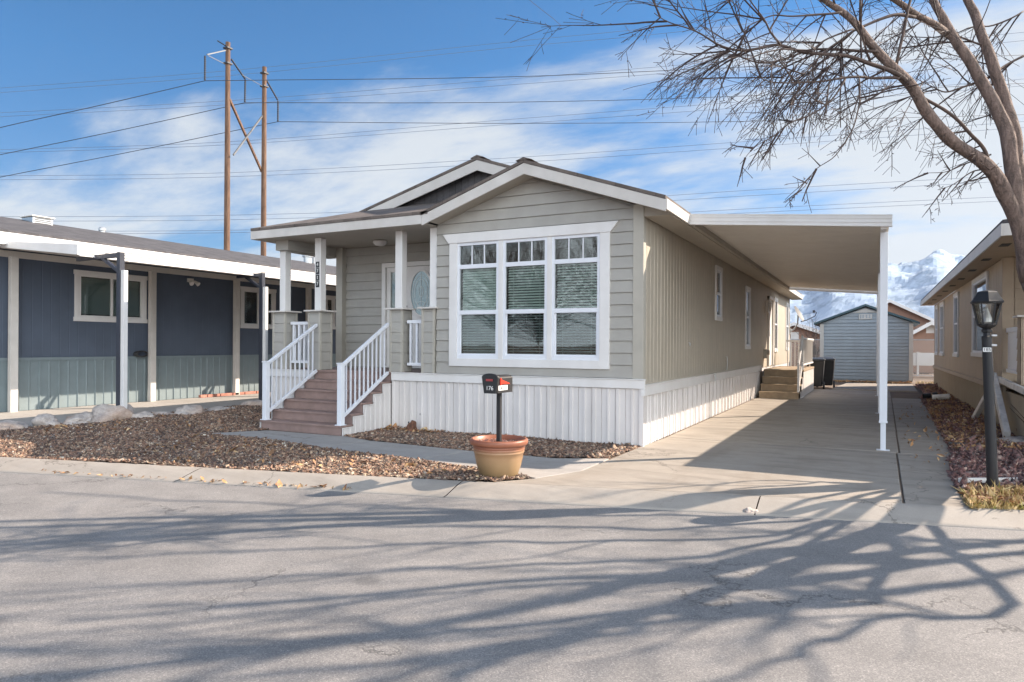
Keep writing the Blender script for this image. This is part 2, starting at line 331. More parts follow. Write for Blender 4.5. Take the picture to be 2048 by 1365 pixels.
# ------------------------------------------------------------------ helpers
class MB:
    def __init__(s): s.v = []; s.f = []
    def add(s, vs, fs):
        o = len(s.v); s.v.extend([tuple(p) for p in vs]); s.f.extend([tuple(i + o for i in f) for f in fs]); return s
    def box(s, x0, x1, y0, y1, z0, z1):
        return s.add([(x0, y0, z0), (x1, y0, z0), (x1, y1, z0), (x0, y1, z0), (x0, y0, z1), (x1, y0, z1), (x1, y1, z1), (x0, y1, z1)],
                     [(0, 3, 2, 1), (4, 5, 6, 7), (0, 1, 5, 4), (1, 2, 6, 5), (2, 3, 7, 6), (3, 0, 4, 7)])
    def mbox(s, mp, u0, u1, o0, o1, z0, z1):
        a = mp(u0, o0, z0); b = mp(u1, o1, z1)
        return s.box(min(a[0], b[0]), max(a[0], b[0]), min(a[1], b[1]), max(a[1], b[1]), min(a[2], b[2]), max(a[2], b[2]))
    def bar(s, p, q, w, h=None, up=(0, 0, 1)):
        h = h or w; p = Vector(p); q = Vector(q); d = (q - p).normalized(); u = Vector(up)
        if abs(d.dot(u)) > 0.98: u = Vector((0, 1, 0))
        a = d.cross(u).normalized() * w / 2; b = a.cross(d).normalized() * h / 2
        vs = [e + sa * a + sb * b for e in (p, q) for sa, sb in ((-1, -1), (1, -1), (1, 1), (-1, 1))]
        return s.add(vs, [(0, 1, 2, 3), (7, 6, 5, 4), (0, 4, 5, 1), (1, 5, 6, 2), (2, 6, 7, 3), (3, 7, 4, 0)])
    def prism(s, pts, d):
        """polygon of 3-D points pushed along d"""
        n = len(pts); P = [Vector(p) for p in pts]; D = Vector(d)
        return s.add(P + [p + D for p in P], [tuple(range(n)), tuple(range(2 * n - 1, n - 1, -1))] + [(i, i + n, (i + 1) % n + n, (i + 1) % n) for i in range(n)])
    def tube(s, pts, rad, n=8, cap=True):
        P = [Vector(p) for p in pts]; k = len(P)
        if isinstance(rad, (int, float)): rad = [rad] * k
        o = len(s.v); ref = Vector((0, 0, 1)); prev = None
        for i in range(k):
            d = (P[min(i + 1, k - 1)] - P[max(i - 1, 0)])
            d = d.normalized() if d.length > 1e-9 else Vector((0, 0, 1))
            if prev is None:
                a = d.cross(ref)
                if a.length < 0.1: a = d.cross(Vector((1, 0, 0)))
            else: a = prev - d * prev.dot(d)
            a.normalize(); prev = a; b = d.cross(a)
            for j in range(n):
                t = 2 * math.pi * j / n
                s.v.append(tuple(P[i] + (a * math.cos(t) + b * math.sin(t)) * rad[i]))
        for i in range(k - 1):
            for j in range(n):
                s.f.append((o + i * n + j, o + i * n + (j + 1) % n, o + (i + 1) * n + (j + 1) % n, o + (i + 1) * n + j))
        if cap:
            s.f.append(tuple(o + j for j in range(n))[::-1]); s.f.append(tuple(o + (k - 1) * n + j for j in range(n)))
        return s
    def lathe(s, prof, c, n=32, flat=None):
        o = len(s.v)
        for r, z in prof:
            for j in range(n):
                t = 2 * math.pi * (j + 0.5) / n
                s.v.append((c[0] + r * math.cos(t), c[1] + r * math.sin(t), c[2] + z))
        for i in range(len(prof) - 1):
            for j in range(n): s.f.append((o + i * n + j, o + i * n + (j + 1) % n, o + (i + 1) * n + (j + 1) % n, o + (i + 1) * n + j))
        s.f.append(tuple(o + j for j in range(n))[::-1]); s.f.append(tuple(o + (len(prof) - 1) * n + j for j in range(n)))
        return s
    def build(s, name, mat, parent=None, smooth=False, bevel=0.0, fix=True):
        off = root_loc(parent)
        me = bpy.data.meshes.new(name)
        me.from_pydata([(x - off[0], y - off[1], z - off[2]) for x, y, z in s.v], [], s.f)
        if fix:
            bm = bmesh.new(); bm.from_mesh(me); bmesh.ops.recalc_face_normals(bm, faces=bm.faces); bm.to_mesh(me); bm.free()
        me.materials.append(M[mat] if isinstance(mat, str) else mat)
        if smooth: me.polygons.foreach_set('use_smooth', [True] * len(me.polygons))
        o = bpy.data.objects.new(name, me); COL.objects.link(o)
        if parent: o.parent = parent
        if bevel:
            md = o.modifiers.new('bevel', 'BEVEL'); md.width = bevel; md.segments = 2; md.limit_method = 'ANGLE'; md.angle_limit = R(40)
        return o
def build_split(mb, name, mat, parent=None, **k):
    """one object for each separate piece"""
    par = list(range(len(mb.v)))
    def find(i):
        while par[i] != i: par[i] = par[par[i]]; i = par[i]
        return i
    for f in mb.f:
        for a in f[1:]: par[find(a)] = find(f[0])
    comp = {}
    for f in mb.f: comp.setdefault(find(f[0]), []).append(f)
    boxes = []
    for fs in comp.values():
        ids = {i for f in fs for i in f}; P = [mb.v[i] for i in ids]
        boxes.append([[min(p[c] for p in P) for c in range(3)], [max(p[c] for p in P) for c in range(3)], fs])
    merged = True
    while merged:
        merged = False
        for i in range(len(boxes)):
            for j in range(i + 1, len(boxes)):
                if all(boxes[i][0][c] <= boxes[j][1][c] + .006 and boxes[j][0][c] <= boxes[i][1][c] + .006 for c in range(3)):
                    a, b = boxes[i], boxes.pop(j)
                    boxes[i] = [[min(x, y) for x, y in zip(a[0], b[0])], [max(x, y) for x, y in zip(a[1], b[1])], a[2] + b[2]]; merged = True; break
            if merged: break
    out = []
    for lo, hi, fs in boxes:
        q = MB(); mp_ = {}
        for f in fs:
            for i in f:
                if i not in mp_: mp_[i] = len(q.v); q.v.append(mb.v[i])
            q.f.append(tuple(mp_[i] for i in f))
        out.append(q.build(name, mat, parent, **k))
    return out
def root_loc(p):
    l = Vector((0, 0, 0))
    while p is not None: l += p.location; p = p.parent
    return l
def tag(o, label, cat, group=None):
    o['label'] = label; o['category'] = cat
    if group: o['group'] = group
    return o
def thing(name, label, cat, loc, group=None):
    o = bpy.data.objects.new(name, None); COL.objects.link(o); o.location = loc; o.empty_display_size = 0.3
    return tag(o, label, cat, group)
def kind(o, k='structure'):
    o['kind'] = k; return o
def text_mesh(txt, name, mat, parent, size, mtx, thick=0.002):
    cu = bpy.data.curves.new(name, 'FONT'); cu.body = txt; cu.size = size; cu.extrude = thick; cu.align_x = 'CENTER'; cu.align_y = 'CENTER'
    t = bpy.data.objects.new('tmp', cu); COL.objects.link(t)
    me = bpy.data.meshes.new_from_object(t.evaluated_get(bpy.context.evaluated_depsgraph_get()))
    bpy.data.objects.remove(t); bpy.data.curves.remove(cu)
    me.transform(Matrix.Translation(-root_loc(parent)) @ mtx)
    me.materials.clear(); me.materials.append(M[mat]); me.name = name
    o = bpy.data.objects.new(name, me); COL.objects.link(o); o.parent = parent; return o

# wall maps: (u, out, z) -> world
def map_front(Y0): return lambda u, o, z: (u, Y0 - o, z)          # wall facing -Y
def map_right(X0): return lambda u, o, z: (X0 + o, u, z)          # wall facing +X
def map_left(X0): return lambda u, o, z: (X0 - o, u, z)           # wall facing -X

def free_spans(a, b, za, zb, holes):
    sp = [(a, b)]
    for (h0, h1, g0, g1) in holes:
        if zb <= g0 + 1e-6 or za >= g1 - 1e-6: continue
        n = []
        for s0, s1 in sp:
            if h1 <= s0 or h0 >= s1: n.append((s0, s1)); continue
            if h0 > s0: n.append((s0, h0))
            if h1 < s1: n.append((h1, s1))
        sp = n
    return sp
def lap_wall(mb, mp, z0, z1, L, Rr, holes=(), course=0.182, out=0.020, phase=0.0, base=0.0, gap=0.008):
    """clapboards; L(z), Rr(z) give the ends of the wall at height z"""
    zc = [z0]; k = z0 + (phase if phase > 0 else course)
    while k < z1 - 1e-4: zc.append(k); k += course
    zc.append(z1)
    for i in range(len(zc) - 1):
        ca, cb = zc[i], zc[i + 1]; full = cb - ca
        cuts = sorted(set([ca, cb] + [g for h in holes for g in (h[2], h[3]) if ca < g < cb]))
        for a, b in zip(cuts[:-1], cuts[1:]):
            oa = base + out * (1 - (a - ca) / full) + 0.003; ob = base + out * (1 - (b - ca) / full) + 0.003
            if a == ca and full > .05:
                for s0, s1 in free_spans(min(L(a), L(b)), max(Rr(a), Rr(b)), a, b, holes):
                    a0, a1 = max(s0, L(a)), min(s1, Rr(a))
                    if a1 > a0: mb.add([mp(a0, base - .006, a), mp(a1, base - .006, a), mp(a1, base - .006, a + gap), mp(a0, base - .006, a + gap)], [(0, 1, 2, 3)])
                a = a + gap
            for s0, s1 in free_spans(min(L(a), L(b)), max(Rr(a), Rr(b)), a, b, holes):
                a0, a1 = max(s0, L(a)), min(s1, Rr(a)); b0, b1 = max(s0, L(b)), min(s1, Rr(b))
                if a1 <= a0: continue
                if b1 < b0: b0 = b1 = (b0 + b1) / 2
                mb.add([mp(a0, oa, a), mp(a1, oa, a), mp(b1, ob, b), mp(b0, ob, b), mp(a0, base - 0.02, a), mp(a1, base - 0.02, a)],
                       [(0, 1, 2, 3), (0, 4, 5, 1)])
    return mb
def flat_wall(mb, mp, u0, u1, z0, z1, holes=(), t=0.1, o=0.0):
    zs = sorted(set([z0, z1] + [g for h in holes for g in (h[2], h[3]) if z0 < g < z1]))
    for a, b in zip(zs[:-1], zs[1:]):
        for s0, s1 in free_spans(u0, u1, a, b, holes): mb.mbox(mp, s0, s1, o - t, o, a, b)
    return mb
def rib_wall(mb, mp, u0, u1, z0, z1, prof, holes=(), base=0.0):
    """vertical ribbed sheet; prof = [(du, out), ...] over one period, last du is the period"""
    zs = sorted(set([z0, z1] + [g for h in holes for g in (h[2], h[3]) if z0 < g < z1]))
    us = []; u = u0
    while u < u1 + 1e-6:
        for du, o in prof[:-1]:
            if u + du <= u1: us.append((u + du, o))
        u += prof[-1][0]
    us.append((u1, prof[0][1]))
    for a, b in zip(zs[:-1], zs[1:]):
        for (p, po), (q, qo) in zip(us[:-1], us[1:]):
            mid = (p + q) / 2
            if any(h[0] < mid < h[1] and a < h[3] - 1e-6 and b > h[2] + 1e-6 for h in holes): continue
            mb.add([mp(p, base + po, a), mp(q, base + qo, a), mp(q, base + qo, b), mp(p, base + po, b)], [(0, 1, 2, 3)])
    return mb
GROOVE_FINE = [(0, 0.0), (0.008, -0.003), (0.018, -0.003), (0.026, 0.0), (0.2, 0)]
GROOVE = [(0, 0.0), (0.012, -0.008), (0.024, -0.008), (0.036, 0.0), (0.2, 0)]
SKIRT = [(0, 0.0), (0.008, 0.02), (0.055, 0.02), (0.063, 0.004), (0.148, 0.004), (0.150, -0.014), (0.158, -0.014), (0.160, 0.004), (0.235, 0.004), (0.243, 0.02), (0.27, 0.02), (0.278, 0.0), (0.370, 0.0), (0.372, -0.014), (.380, -0.014), (0.38, 0)]
CORR = [(0, 0.0), (0.03, 0.03), (0.075, 0.03), (0.105, 0.0), (0.15, 0)]

def sash_window(parent, mp, u0, u1, z0, z1, trim=0.09, mat_trim='white', mat_frame='vinyl', split=None, blinds=0.0, vertical=False, base=0.01, sill=True, head=True, depth=0.5, drop=0.0):
    """window > trim board mesh, sub-parts frame, pane, blind"""
    w = MB()
    f = 0.045
    w.mbox(mp, u0 - trim, u0, base - .01, base + 0.03, z0, z1)
    w.mbox(mp, u1, u1 + trim, base - .01, base + 0.03, z0, z1)
    hx = 0.02 if head else 0.0
    w.mbox(mp, u0 - trim - hx, u1 + trim + hx, base - .01, base + 0.034, z1, z1 + trim)
    w.mbox(mp, u0 - trim - (0.02 if sill else 0), u1 + trim + (0.02 if sill else 0), base - .01, base + (0.045 if sill else 0.034), z0 - trim, z0)
    win = w.build('window', mat_trim, parent, bevel=0.004)
    fr = MB()
    fr.mbox(mp, u0, u0 + f, -0.04, base + 0.018, z0, z1); fr.mbox(mp, u1 - f, u1, -0.04, base + 0.018, z0, z1)
    fr.mbox(mp, u0 + f, u1 - f, -0.04, base + 0.018, z0, z0 + f); fr.mbox(mp, u0 + f, u1 - f, -0.04, base + 0.018, z1 - f, z1)
    if split is not None:
        if vertical: fr.mbox(mp, split - 0.025, split + 0.025, -0.035, base + 0.012, z0 + f, z1 - f)
        else: fr.mbox(mp, u0 + f, u1 - f, -0.035, base + 0.012, split - 0.025, split + 0.025)
    fr.build('frame', mat_frame, win)
    g = MB(); g.mbox(mp, u0 + f, u1 - f, -0.014, -0.008, z0 + f, z1 - f); g.build('pane', 'glass', win)
    if blinds:
        b = MB(); z = z1 - f - 0.03
        while z > z0 + f + 0.02 + drop:
            c = [mp(u0 + f + .004, -0.05, z + 0.009), mp(u1 - f - .004, -0.05, z + 0.009), mp(u1 - f - .004, -0.075, z - 0.009), mp(u0 + f + .004, -0.075, z - 0.009)]
            b.add(c, [(0, 1, 2, 3)]); z -= blinds
        b.build('blind', 'blind', win, fix=False)
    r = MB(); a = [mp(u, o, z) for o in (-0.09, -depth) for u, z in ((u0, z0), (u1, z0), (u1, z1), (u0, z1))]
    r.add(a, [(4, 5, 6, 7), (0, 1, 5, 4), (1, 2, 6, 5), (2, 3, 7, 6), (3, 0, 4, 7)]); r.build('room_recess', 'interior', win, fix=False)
    return win
def noisy(p, s, a): return a * noise.noise(Vector(p) * s)

random.seed(7); rng = np.random.default_rng(11)
# ================================================================== the setting
def curb_back(x): return -3.43 + 0.257 * (x + 0.66)
def curb_front(x): return -3.15 + 0.259 * (x - 2.01)
def sheet(name, pts, z, mat, zb=None):
    mb = MB()
    if zb is None: mb.add([(x, y, z) for x, y in pts], [tuple(range(len(pts)))])
    else: mb.prism([(x, y, zb) for x, y in pts], (0, 0, z - zb))
    return kind(mb.build(name, mat, None, fix=zb is not None))
# ground: the lots are 10 cm above the road
g = MB()
XL, XR = -900, 900
g.add([(-60, curb_back(-60) - .03, -0.012), (40, curb_back(40) - .03, -0.012), (XR, 120, -0.012), (XR, 2600, -0.012), (-1400, 2600, -0.012), (XL, -160, -0.012)], [(0, 1, 2, 3, 4, 5)])
g.add([(-60, curb_back(-60) - .03, -0.012), (40, curb_back(40) - .03, -0.012), (40, curb_back(40) - .03, -0.16), (-60, curb_back(-60) - .03, -0.16)], [(0, 3, 2, 1)])
g.add([(-60, curb_back(-60) - .03, -0.16), (40, curb_back(40) - .03, -0.16), (XR, 120, -0.16), (XR, -900, -0.16), (XL, -900, -0.16), (XL, -160, -0.16)], [(0, 5, 4, 3, 2, 1)])
kind(g.build('ground', 'dirt', None, fix=False))
# road, a fine grid so that it can be slightly uneven
rd = MB(); nx, ny = 90, 26
for j in range(ny + 1):
    for i in range(nx + 1):
        x = -45 + 75 * i / nx; y = curb_front(x) + 0.02 - 13 * j / ny
        rd.v.append((x, y, -0.103 + (0.012 * noise.noise(Vector((x * .4, y * .4, 0))) if j > 0 else 0)))
for j in range(ny):
    for i in range(nx): a = j * (nx + 1) + i; rd.f.append((a, a + nx + 1, a + nx + 2, a + 1))
kind(rd.build('road', 'asphalt', None, smooth=True, fix=False))
# rolled curb, cast in lengths with joints
JO = [-44, -38, -32, -26, -20, -16.5, -13.2, -10.1, -7.15, -4.1, -0.94, 2.05, 5.2, 8.4, 11.5, 15, 19, 24, 30]
cb = MB()
for a, b in zip(JO[:-1], JO[1:]):
    a += 0.012; n = max(2, int((b - a) / 0.5)); prof = [(0.0, 0.002), (0.12, 0.004), (0.3, -0.012), (0.6, -0.05), (0.85, -0.085), (1.0, -0.098), (1.03, -0.13)]
    rows = []
    for i in range(n + 1):
        x = a + (b - a) * i / n; yb, yf = curb_back(x), curb_front(x)
        rows.append([(x, yb + (yf - yb) * t, z + 0.002 * noise.noise(Vector((x * 3, t, 0)))) for t, z in prof] )
    o = len(cb.v)
    for r_ in rows: cb.v.extend(r_)
    m_ = len(prof)
    for i in range(n):
        for j in range(m_ - 1): cb.f.append((o + i * m_ + j, o + i * m_ + j + 1, o + (i + 1) * m_ + j + 1, o + (i + 1) * m_ + j))
kind(cb.build('curb', 'curb', None, smooth=True, fix=False))
# driveway slabs with joints, the narrower strip beside them
def slabs(name, polys, z, mat):
    mb = MB()
    for p in polys: mb.prism([(x, y, z - 0.1) for x, y in p], (0, 0, 0.1))
    return kind(mb.build(name, mat, None, bevel=0.006))
yA = [None, 1.22, 4.0, 6.9, 9.95, 13.2, 16.6]
pol = []
gq = 0.03
pol.append([(-0.62, curb_back(-.62) + .004), (3.30, curb_back(3.3) + .004), (3.33, 1.22 - gq), (0.06, 1.22 - gq), (0.0, -0.02), (-0.02, -2.3), (-0.30, -3.0)])
for i in range(1, 6):
    xr = 3.33 + 0.035 * i
    pol.append([(0.055, yA[i]), (xr, yA[i]), (xr + .03, yA[i + 1] - gq), (0.055, yA[i + 1] - gq)])
slabs('driveway', pol, 0.004, 'concrete')
pol = [[(3.322, curb_back(3.32) + .004), (3.85, curb_back(3.85) + .004), (3.83, -1.5), (3.86, -0.4), (3.338, -.4)], [(3.339, -.385), (3.86, -0.385), (3.98, 1.2), (3.352, 1.2)]]
for i in range(1, 5): pol.append([(3.352 + 0.035 * i, yA[i]), (3.97 + .06 * i, yA[i]), (4.03 + .06 * i, yA[i + 1] - gq), (3.382 + 0.035 * i, yA[i + 1] - gq)])
slabs('driveway_strip', pol, 0.0, 'concrete')
slabs('parking_pad', [[(1.75, 16.75), (4.35, 16.6), (4.4, 21.3), (2.1, 21.4)]], 0.03, 'concrete')
slabs('walkway', [[(-6.75, -2.10), (-6.2, -1.34), (-4.45, -1.30), (-3.9, -1.48), (-4.05, -2.36), (-5.2, -2.22)], [(-3.885, -1.485), (-2.0, -1.62), (-2.2, -2.62), (-4.03, -2.37)], [(-1.985, -1.625), (-0.66, -1.62), (-0.045, -1.30), (-0.035, -2.3), (-0.32, -2.98), (-0.72, -2.82), (-2.18, -2.63)]], 0.004, 'walk')
slabs('neighbour_driveway', [[(-13.45, curb_back(-13.45) + .01), (-9.75, curb_back(-9.75) + .01), (-9.85, -1.0), (-13.45, -1.0)], [(-13.45, -.98), (-9.85, -.98), (-9.95, 5.0), (-13.45, 5.0)], [(-13.45, 5.02), (-9.95, 5.02), (-10.0, 20.0), (-13.45, 20.0)]], 0.0, 'walk')

# ---- loose stones, mulch, leaves and grass: nobody could count them
def inside(px, py, poly):
    c = np.zeros(len(px), bool); n = len(poly)
    for i in range(n):
        x0, y0 = poly[i]; x1, y1 = poly[(i + 1) % n]
        cond = ((y0 > py) != (y1 > py)) & (px < (x1 - x0) * (py - y0) / (y1 - y0 + 1e-12) + x0); c ^= cond
    return c
OCT = np.array([(1, 0, 0), (0, 1, 0), (-1, 0, 0), (0, -1, 0), (0, 0, 1), (0, 0, -1)], float)
OF = np.array([(0, 1, 4), (1, 2, 4), (2, 3, 4), (3, 0, 4), (1, 0, 5), (2, 1, 5), (3, 2, 5), (0, 3, 5)])
QUAD = np.array([(-1, -.6, 0), (0, -.75, .3), (1, 0, 0), (0, .75, .3)], float)
QF = np.array([(0, 1, 2), (0, 2, 3)])
def scatter(name, polys, n, size, mat, base, bed=None, flat=0.5, shape='oct', zj=0.02, tilt=0.5, hmap=None, stretch=1.6):
    pts = []
    for poly, k in zip(polys, n):
        xs = [p[0] for p in poly]; ys = [p[1] for p in poly]; got = 0
        while got < k:
            px = rng.uniform(min(xs), max(xs), k * 2); py = rng.uniform(min(ys), max(ys), k * 2)
            m = inside(px, py, poly); q = np.stack([px[m], py[m]], 1)[:k - got]; pts.append(q); got += len(q)
    P = np.concatenate(pts); N = len(P)
    S = OCT if shape == 'oct' else QUAD; F = OF if shape == 'oct' else QF
    if shape == 'blade': S = np.array([(-.09, 0, 0), (.09, 0, 0), (0.0, .25, 1.0)]); F = np.array([(0, 1, 2)])
    sz = size * rng.lognormal(0, 0.48, N)
    V = S[None] * np.ones((N, 1, 1)); V = V + (rng.uniform(-.25, .25, V.shape) if shape == 'oct' else rng.uniform(-.12, .12, V.shape) * (shape != 'blade'))
    if shape != 'blade': V[:, :, 0] *= stretch; V[:, :, 2] *= flat
    V *= sz[:, None, None]
    ax = rng.normal(0, tilt, N); ay = rng.normal(0, tilt, N); az = rng.uniform(0, 2 * np.pi, N)
    def rot(V, a, i, j):
        c, s = np.cos(a)[:, None], np.sin(a)[:, None]; A = V[:, :, i] * c - V[:, :, j] * s; B = V[:, :, i] * s + V[:, :, j] * c; V[:, :, i] = A; V[:, :, j] = B
    rot(V, ax, 1, 2); rot(V, ay, 0, 2); rot(V, az, 0, 1)
    h = hmap(P[:, 0], P[:, 1]) if hmap else 0.0
    V[:, :, 0] += P[:, 0][:, None]; V[:, :, 1] += P[:, 1][:, None]
    V[:, :, 2] += (base + h + rng.uniform(0, zj, N))[:, None]
    verts = V.reshape(-1, 3); faces = (F[None] + (np.arange(N) * len(S))[:, None, None]).reshape(-1, 3)
    bv = 0
    me = bpy.data.meshes.new(name); nv = len(verts)
    if bed:   # the packed bed under the loose pieces, part of the same object
        ex = []; ef = []
        for poly in bed:
            xs = [p[0] for p in poly]; ys = [p[1] for p in poly]; st = 0.09
            X = np.arange(min(xs) - st, max(xs) + st, st); Y = np.arange(min(ys) - st, max(ys) + st, st)
            gx, gy = np.meshgrid(X, Y, indexing='ij'); ins = inside(gx.ravel() + st / 2, gy.ravel() + st / 2, poly).reshape(gx.shape)
            hh = (hmap(gx.ravel(), gy.ravel()).reshape(gx.shape) if hmap else 0) + 0.006 * rng.normal(0, 1, gx.shape) + base
            o = nv + sum(len(e) for e in ex); ex.append(np.stack([gx.ravel(), gy.ravel(), hh.ravel()], 1)); ny_ = gx.shape[1]
            I, J = np.nonzero(ins[:-1, :-1]); a = o + I * ny_ + J
            ef.append(np.stack([a, a + ny_, a + ny_ + 1], 1)); ef.append(np.stack([a, a + ny_ + 1, a + 1], 1))
        verts = np.concatenate([verts] + ex); faces = np.concatenate([faces] + ef)
    me.vertices.add(len(verts)); me.vertices.foreach_set('co', verts.astype(np.float32).ravel())
    me.loops.add(len(faces) * 3); me.loops.foreach_set('vertex_index', faces.astype(np.int32).ravel())
    me.polygons.add(len(faces)); me.polygons.foreach_set('loop_start', np.arange(0, len(faces) * 3, 3, dtype=np.int32)); me.polygons.foreach_set('loop_total', np.full(len(faces), 3, dtype=np.int32))
    me.update(); me.validate(); me.materials.append(M[mat])
    o = bpy.data.objects.new(name, me); COL.objects.link(o); o['kind'] = 'stuff'; return o
cbk = lambda x: curb_back(x) + 0.01
bedA = [(-9.72, cbk(-9.72)), (-8, cbk(-8)), (-5, cbk(-5)), (-2, cbk(-2)), (-0.66, cbk(-.66)), (-0.36, -3.0), (-0.74, -2.84), (-2.2, -2.64), (-4.05, -2.38), (-5.2, -2.24), (-6.8, -2.12), (-6.2, -1.3), (-6.5, -1.0), (-6.6, 0.1), (-7.5, 1.4), (-8.0, 3.2), (-9.5, 3.4), (-9.75, 1.0), (-9.70, -1.5), (-9.85, -4.0)]
bedB = [(-4.58, -1.28), (-3.9, -1.47), (-2.0, -1.61), (-0.66, -1.6), (-0.06, -1.28), (-0.02, -0.02), (-4.58, 0.0)]
hmA = lambda x, y: 0.07 * np.clip((y + 4.2) / 2.5, 0, 1) * np.clip((-7.1 - x) / 1.3, 0, 1) + 0.012 * np.sin(x * 2.1) * np.cos(y * 2.7)
o = scatter('gravel', [bedA, bedB], [78000, 22000], 0.0105, 'chips', 0.004, bed=[bedA, bedB], flat=0.55, hmap=hmA, zj=0.014)
tag(o, 'reddish brown and tan stone chips in the beds before the grey house', 'gravel')
o = scatter('dry_leaves', [[(-6.6, -2.4), (-0.7, -2.95), (-0.66, cbk(-.66)), (-6, cbk(-6))], [(-9.6, -4.0), (-6.6, -2.1), (-6.9, -0.8), (-9.6, -1.2)], [(-6, curb_front(-6) + .02), (-2.0, curb_front(-2) + .02), (-2.0, curb_front(-2) + .1), (-6, curb_front(-6) + .1)], [(-4.6, 0.0), (-4.5, -0.5), (-3.4, -.3), (-3.4, 0)]],
            [260, 160, 90, 160], 0.016, 'leaves', 0.03, flat=0.8, shape='quad', tilt=0.5, zj=0.02, hmap=lambda x, y: np.where(y < curb_back(x) - .05, -0.115, hmA(x, y)))
tag(o, 'dry brown leaves blown over the gravel and along the curb', 'leaves')
bedR = [(3.83, -1.5), (3.86, -0.4), (3.97, 1.2), (4.04, 1.22), (4.09, 4.0), (4.15, 6.9), (4.21, 9.95), (4.27, 13.2), (4.5, 14), (4.5, 21.2), (5.08, 21.2), (5.08, 4.6), (5.4, 2.3), (7.5, 2.3), (7.5, -0.6), (4.9, -0.9)]
hmR = lambda x, y: 0.05 * np.clip((x - 4.0) / 0.8, 0, 1) + 0.02 * np.sin(x * 5.1 + y * 1.3) * np.cos(y * 1.9)
o = scatter('mulch', [bedR], [26000], 0.017, 'mulch', 0.0, bed=[bedR], flat=0.45, hmap=hmR, zj=0.025, tilt=0.7, stretch=2.0)
tag(o, 'dark red wood mulch in the bed beside the tan house', 'mulch')
o = scatter('leaf_litter', [[(4.05, 1.5), (4.2, 10), (4.5, 14), (4.6, 19), (5.08, 19), (5.08, 4.6), (5.0, 2.0)], [(3.85, -1.9), (3.95, -1.2), (4.9, -1.2), (5.2, -1.7), (4.9, cbk(4.9)), (3.86, cbk(3.86))], [(3.4, 0.0), (3.95, 0.0), (4.2, 10), (3.6, 10)], [(.9, 22.1), (4.4, 22.1), (4.4, 22.9), (.9, 22.9)]],
            [5200, 2600, 90, 900], 0.0165, 'leaves', 0.02, flat=0.8, shape='quad', tilt=0.6, zj=0.03, hmap=lambda x, y: np.where(x > 4.0, hmR(x, y), 0.0))
tag(o, 'brown and orange fallen leaves beside the driveway strip', 'leaves')
lawn = [(3.83, -2.36), (3.86, -1.75), (4.05, -1.45), (4.9, -0.95), (7.5, -0.65), (14, 0.6), (14, cbk(14)), (7.5, cbk(7.5)), (5, cbk(5))]
o = scatter('grass', [[(3.85, -2.34), (3.9, -1.75), (4.1, -1.5), (5.4, -0.95), (5.6, cbk(5.6)), (4.6, cbk(4.6))], [(4.5, 20.3), (4.6, 24), (8, 27), (12, 27), (12, 22)]], [15000, 9000], 0.05, 'grass', 0.0, bed=[lawn], shape='blade', tilt=0.45, zj=0.005)
tag(o, 'straw coloured grass around the foot of the black lamp post', 'grass')

# far mountains with snow
mm = MB(); nu, nv_ = 260, 60
def ridge(az):   # height of the skyline above the plain by azimuth (degrees right of +Y)
    return 250 + 70 * math.exp(-((az + 1.2) / 2.2) ** 2) + 55 * math.exp(-((az - 3.6) / 1.6) ** 2) - 45 * math.exp(-((az + 7.5) / 2.5) ** 2) + 25 * noise.noise(Vector((az * 0.55, 3, 0)))
for i in range(nu + 1):
    az = -34 + 56 * i / nu
    for j in range(nv_ + 1):
        t = j / nv_; d = 2050 + 900 * t
        hgt = ridge(az) * min(1, (math.sin(min(t * 1.15, 1) * math.pi / 2)) ** 1.25) * (1 if t < .87 else 1 - (t - .87) * 2)
        x = 3 + d * math.sin(R(az)); y = -10 + d * math.cos(R(az))
        p = Vector((x * .006, y * .006, 0)); fr = noise.fractal(p, 1.0, 2.1, 6)
        rg = 1 - abs(noise.noise(Vector((x * .0035, y * .0022, 5))))
        hgt += t * 60 * fr + t * 55 * (rg - .7)
        mm.v.append((x, y, max(-3, hgt * (1 if t > 0 else 0) - 2)))
for i in range(nu):
    for j in range(nv_): a = i * (nv_ + 1) + j; mm.f.append((a, a + nv_ + 1, a + nv_ + 2, a + 1))
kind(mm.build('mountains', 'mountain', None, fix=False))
hz = MB(); hz.box(-1750, 1250, -300, 3050, -2.5, 425); kind(hz.build('haze', 'haze', None), 'stuff')

# ================================================================== the grey home in the middle
house = thing('mobile_home', 'grey beige manufactured home with covered porch and wide triple window', 'house', (-3.6, 10, 0))
SL = 0.343
EX, EZ = 0.44, 3.62                      # right eave line (top edge)
RX = -3.44; RZ = EZ + (EX - RX) * SL     # main ridge
PX = -1.8; PZ = EZ + (EX - PX) * SL      # peak of the front gable
YB = 20.4
WL = -7.1                                # left wall
mf, mr_, ml_ = map_front(0.0), map_right(0.0), map_left(WL)
zt = 3.60
bigwin = (-3.24, -0.64, 1.24, 3.22)
def roofline(x): return EZ - 0.17 + (EX - x) * SL if x > PX else EZ - 0.17 + (EX - PX) * SL - (PX - x) * SL
fw = MB()
gz = lambda z: (z - 3.55) / SL
lap_wall(fw, mf, 1.0, 3.55, lambda z: -3.64, lambda z: -0.14, [bigwin], phase=0.0153 + 0.182)
lap_wall(fw, mf, 3.55, 4.20, lambda z: -3.64 + gz(z) * (1.84 / 1.9), lambda z: -0.14 - max(0, gz(z) - .09), [], phase=0.0)
flat_wall(fw, mf, -3.64, 0.0, 0.02, 3.56, [bigwin], t=0.08, o=-0.012)
fw.prism([(-3.62, 0.02, 3.56), (0, 0.02, 3.56), (PX, 0.02, 4.2)], (0, 0.06, 0))
fw.build('front_wall', 'siding', house, fix=True)
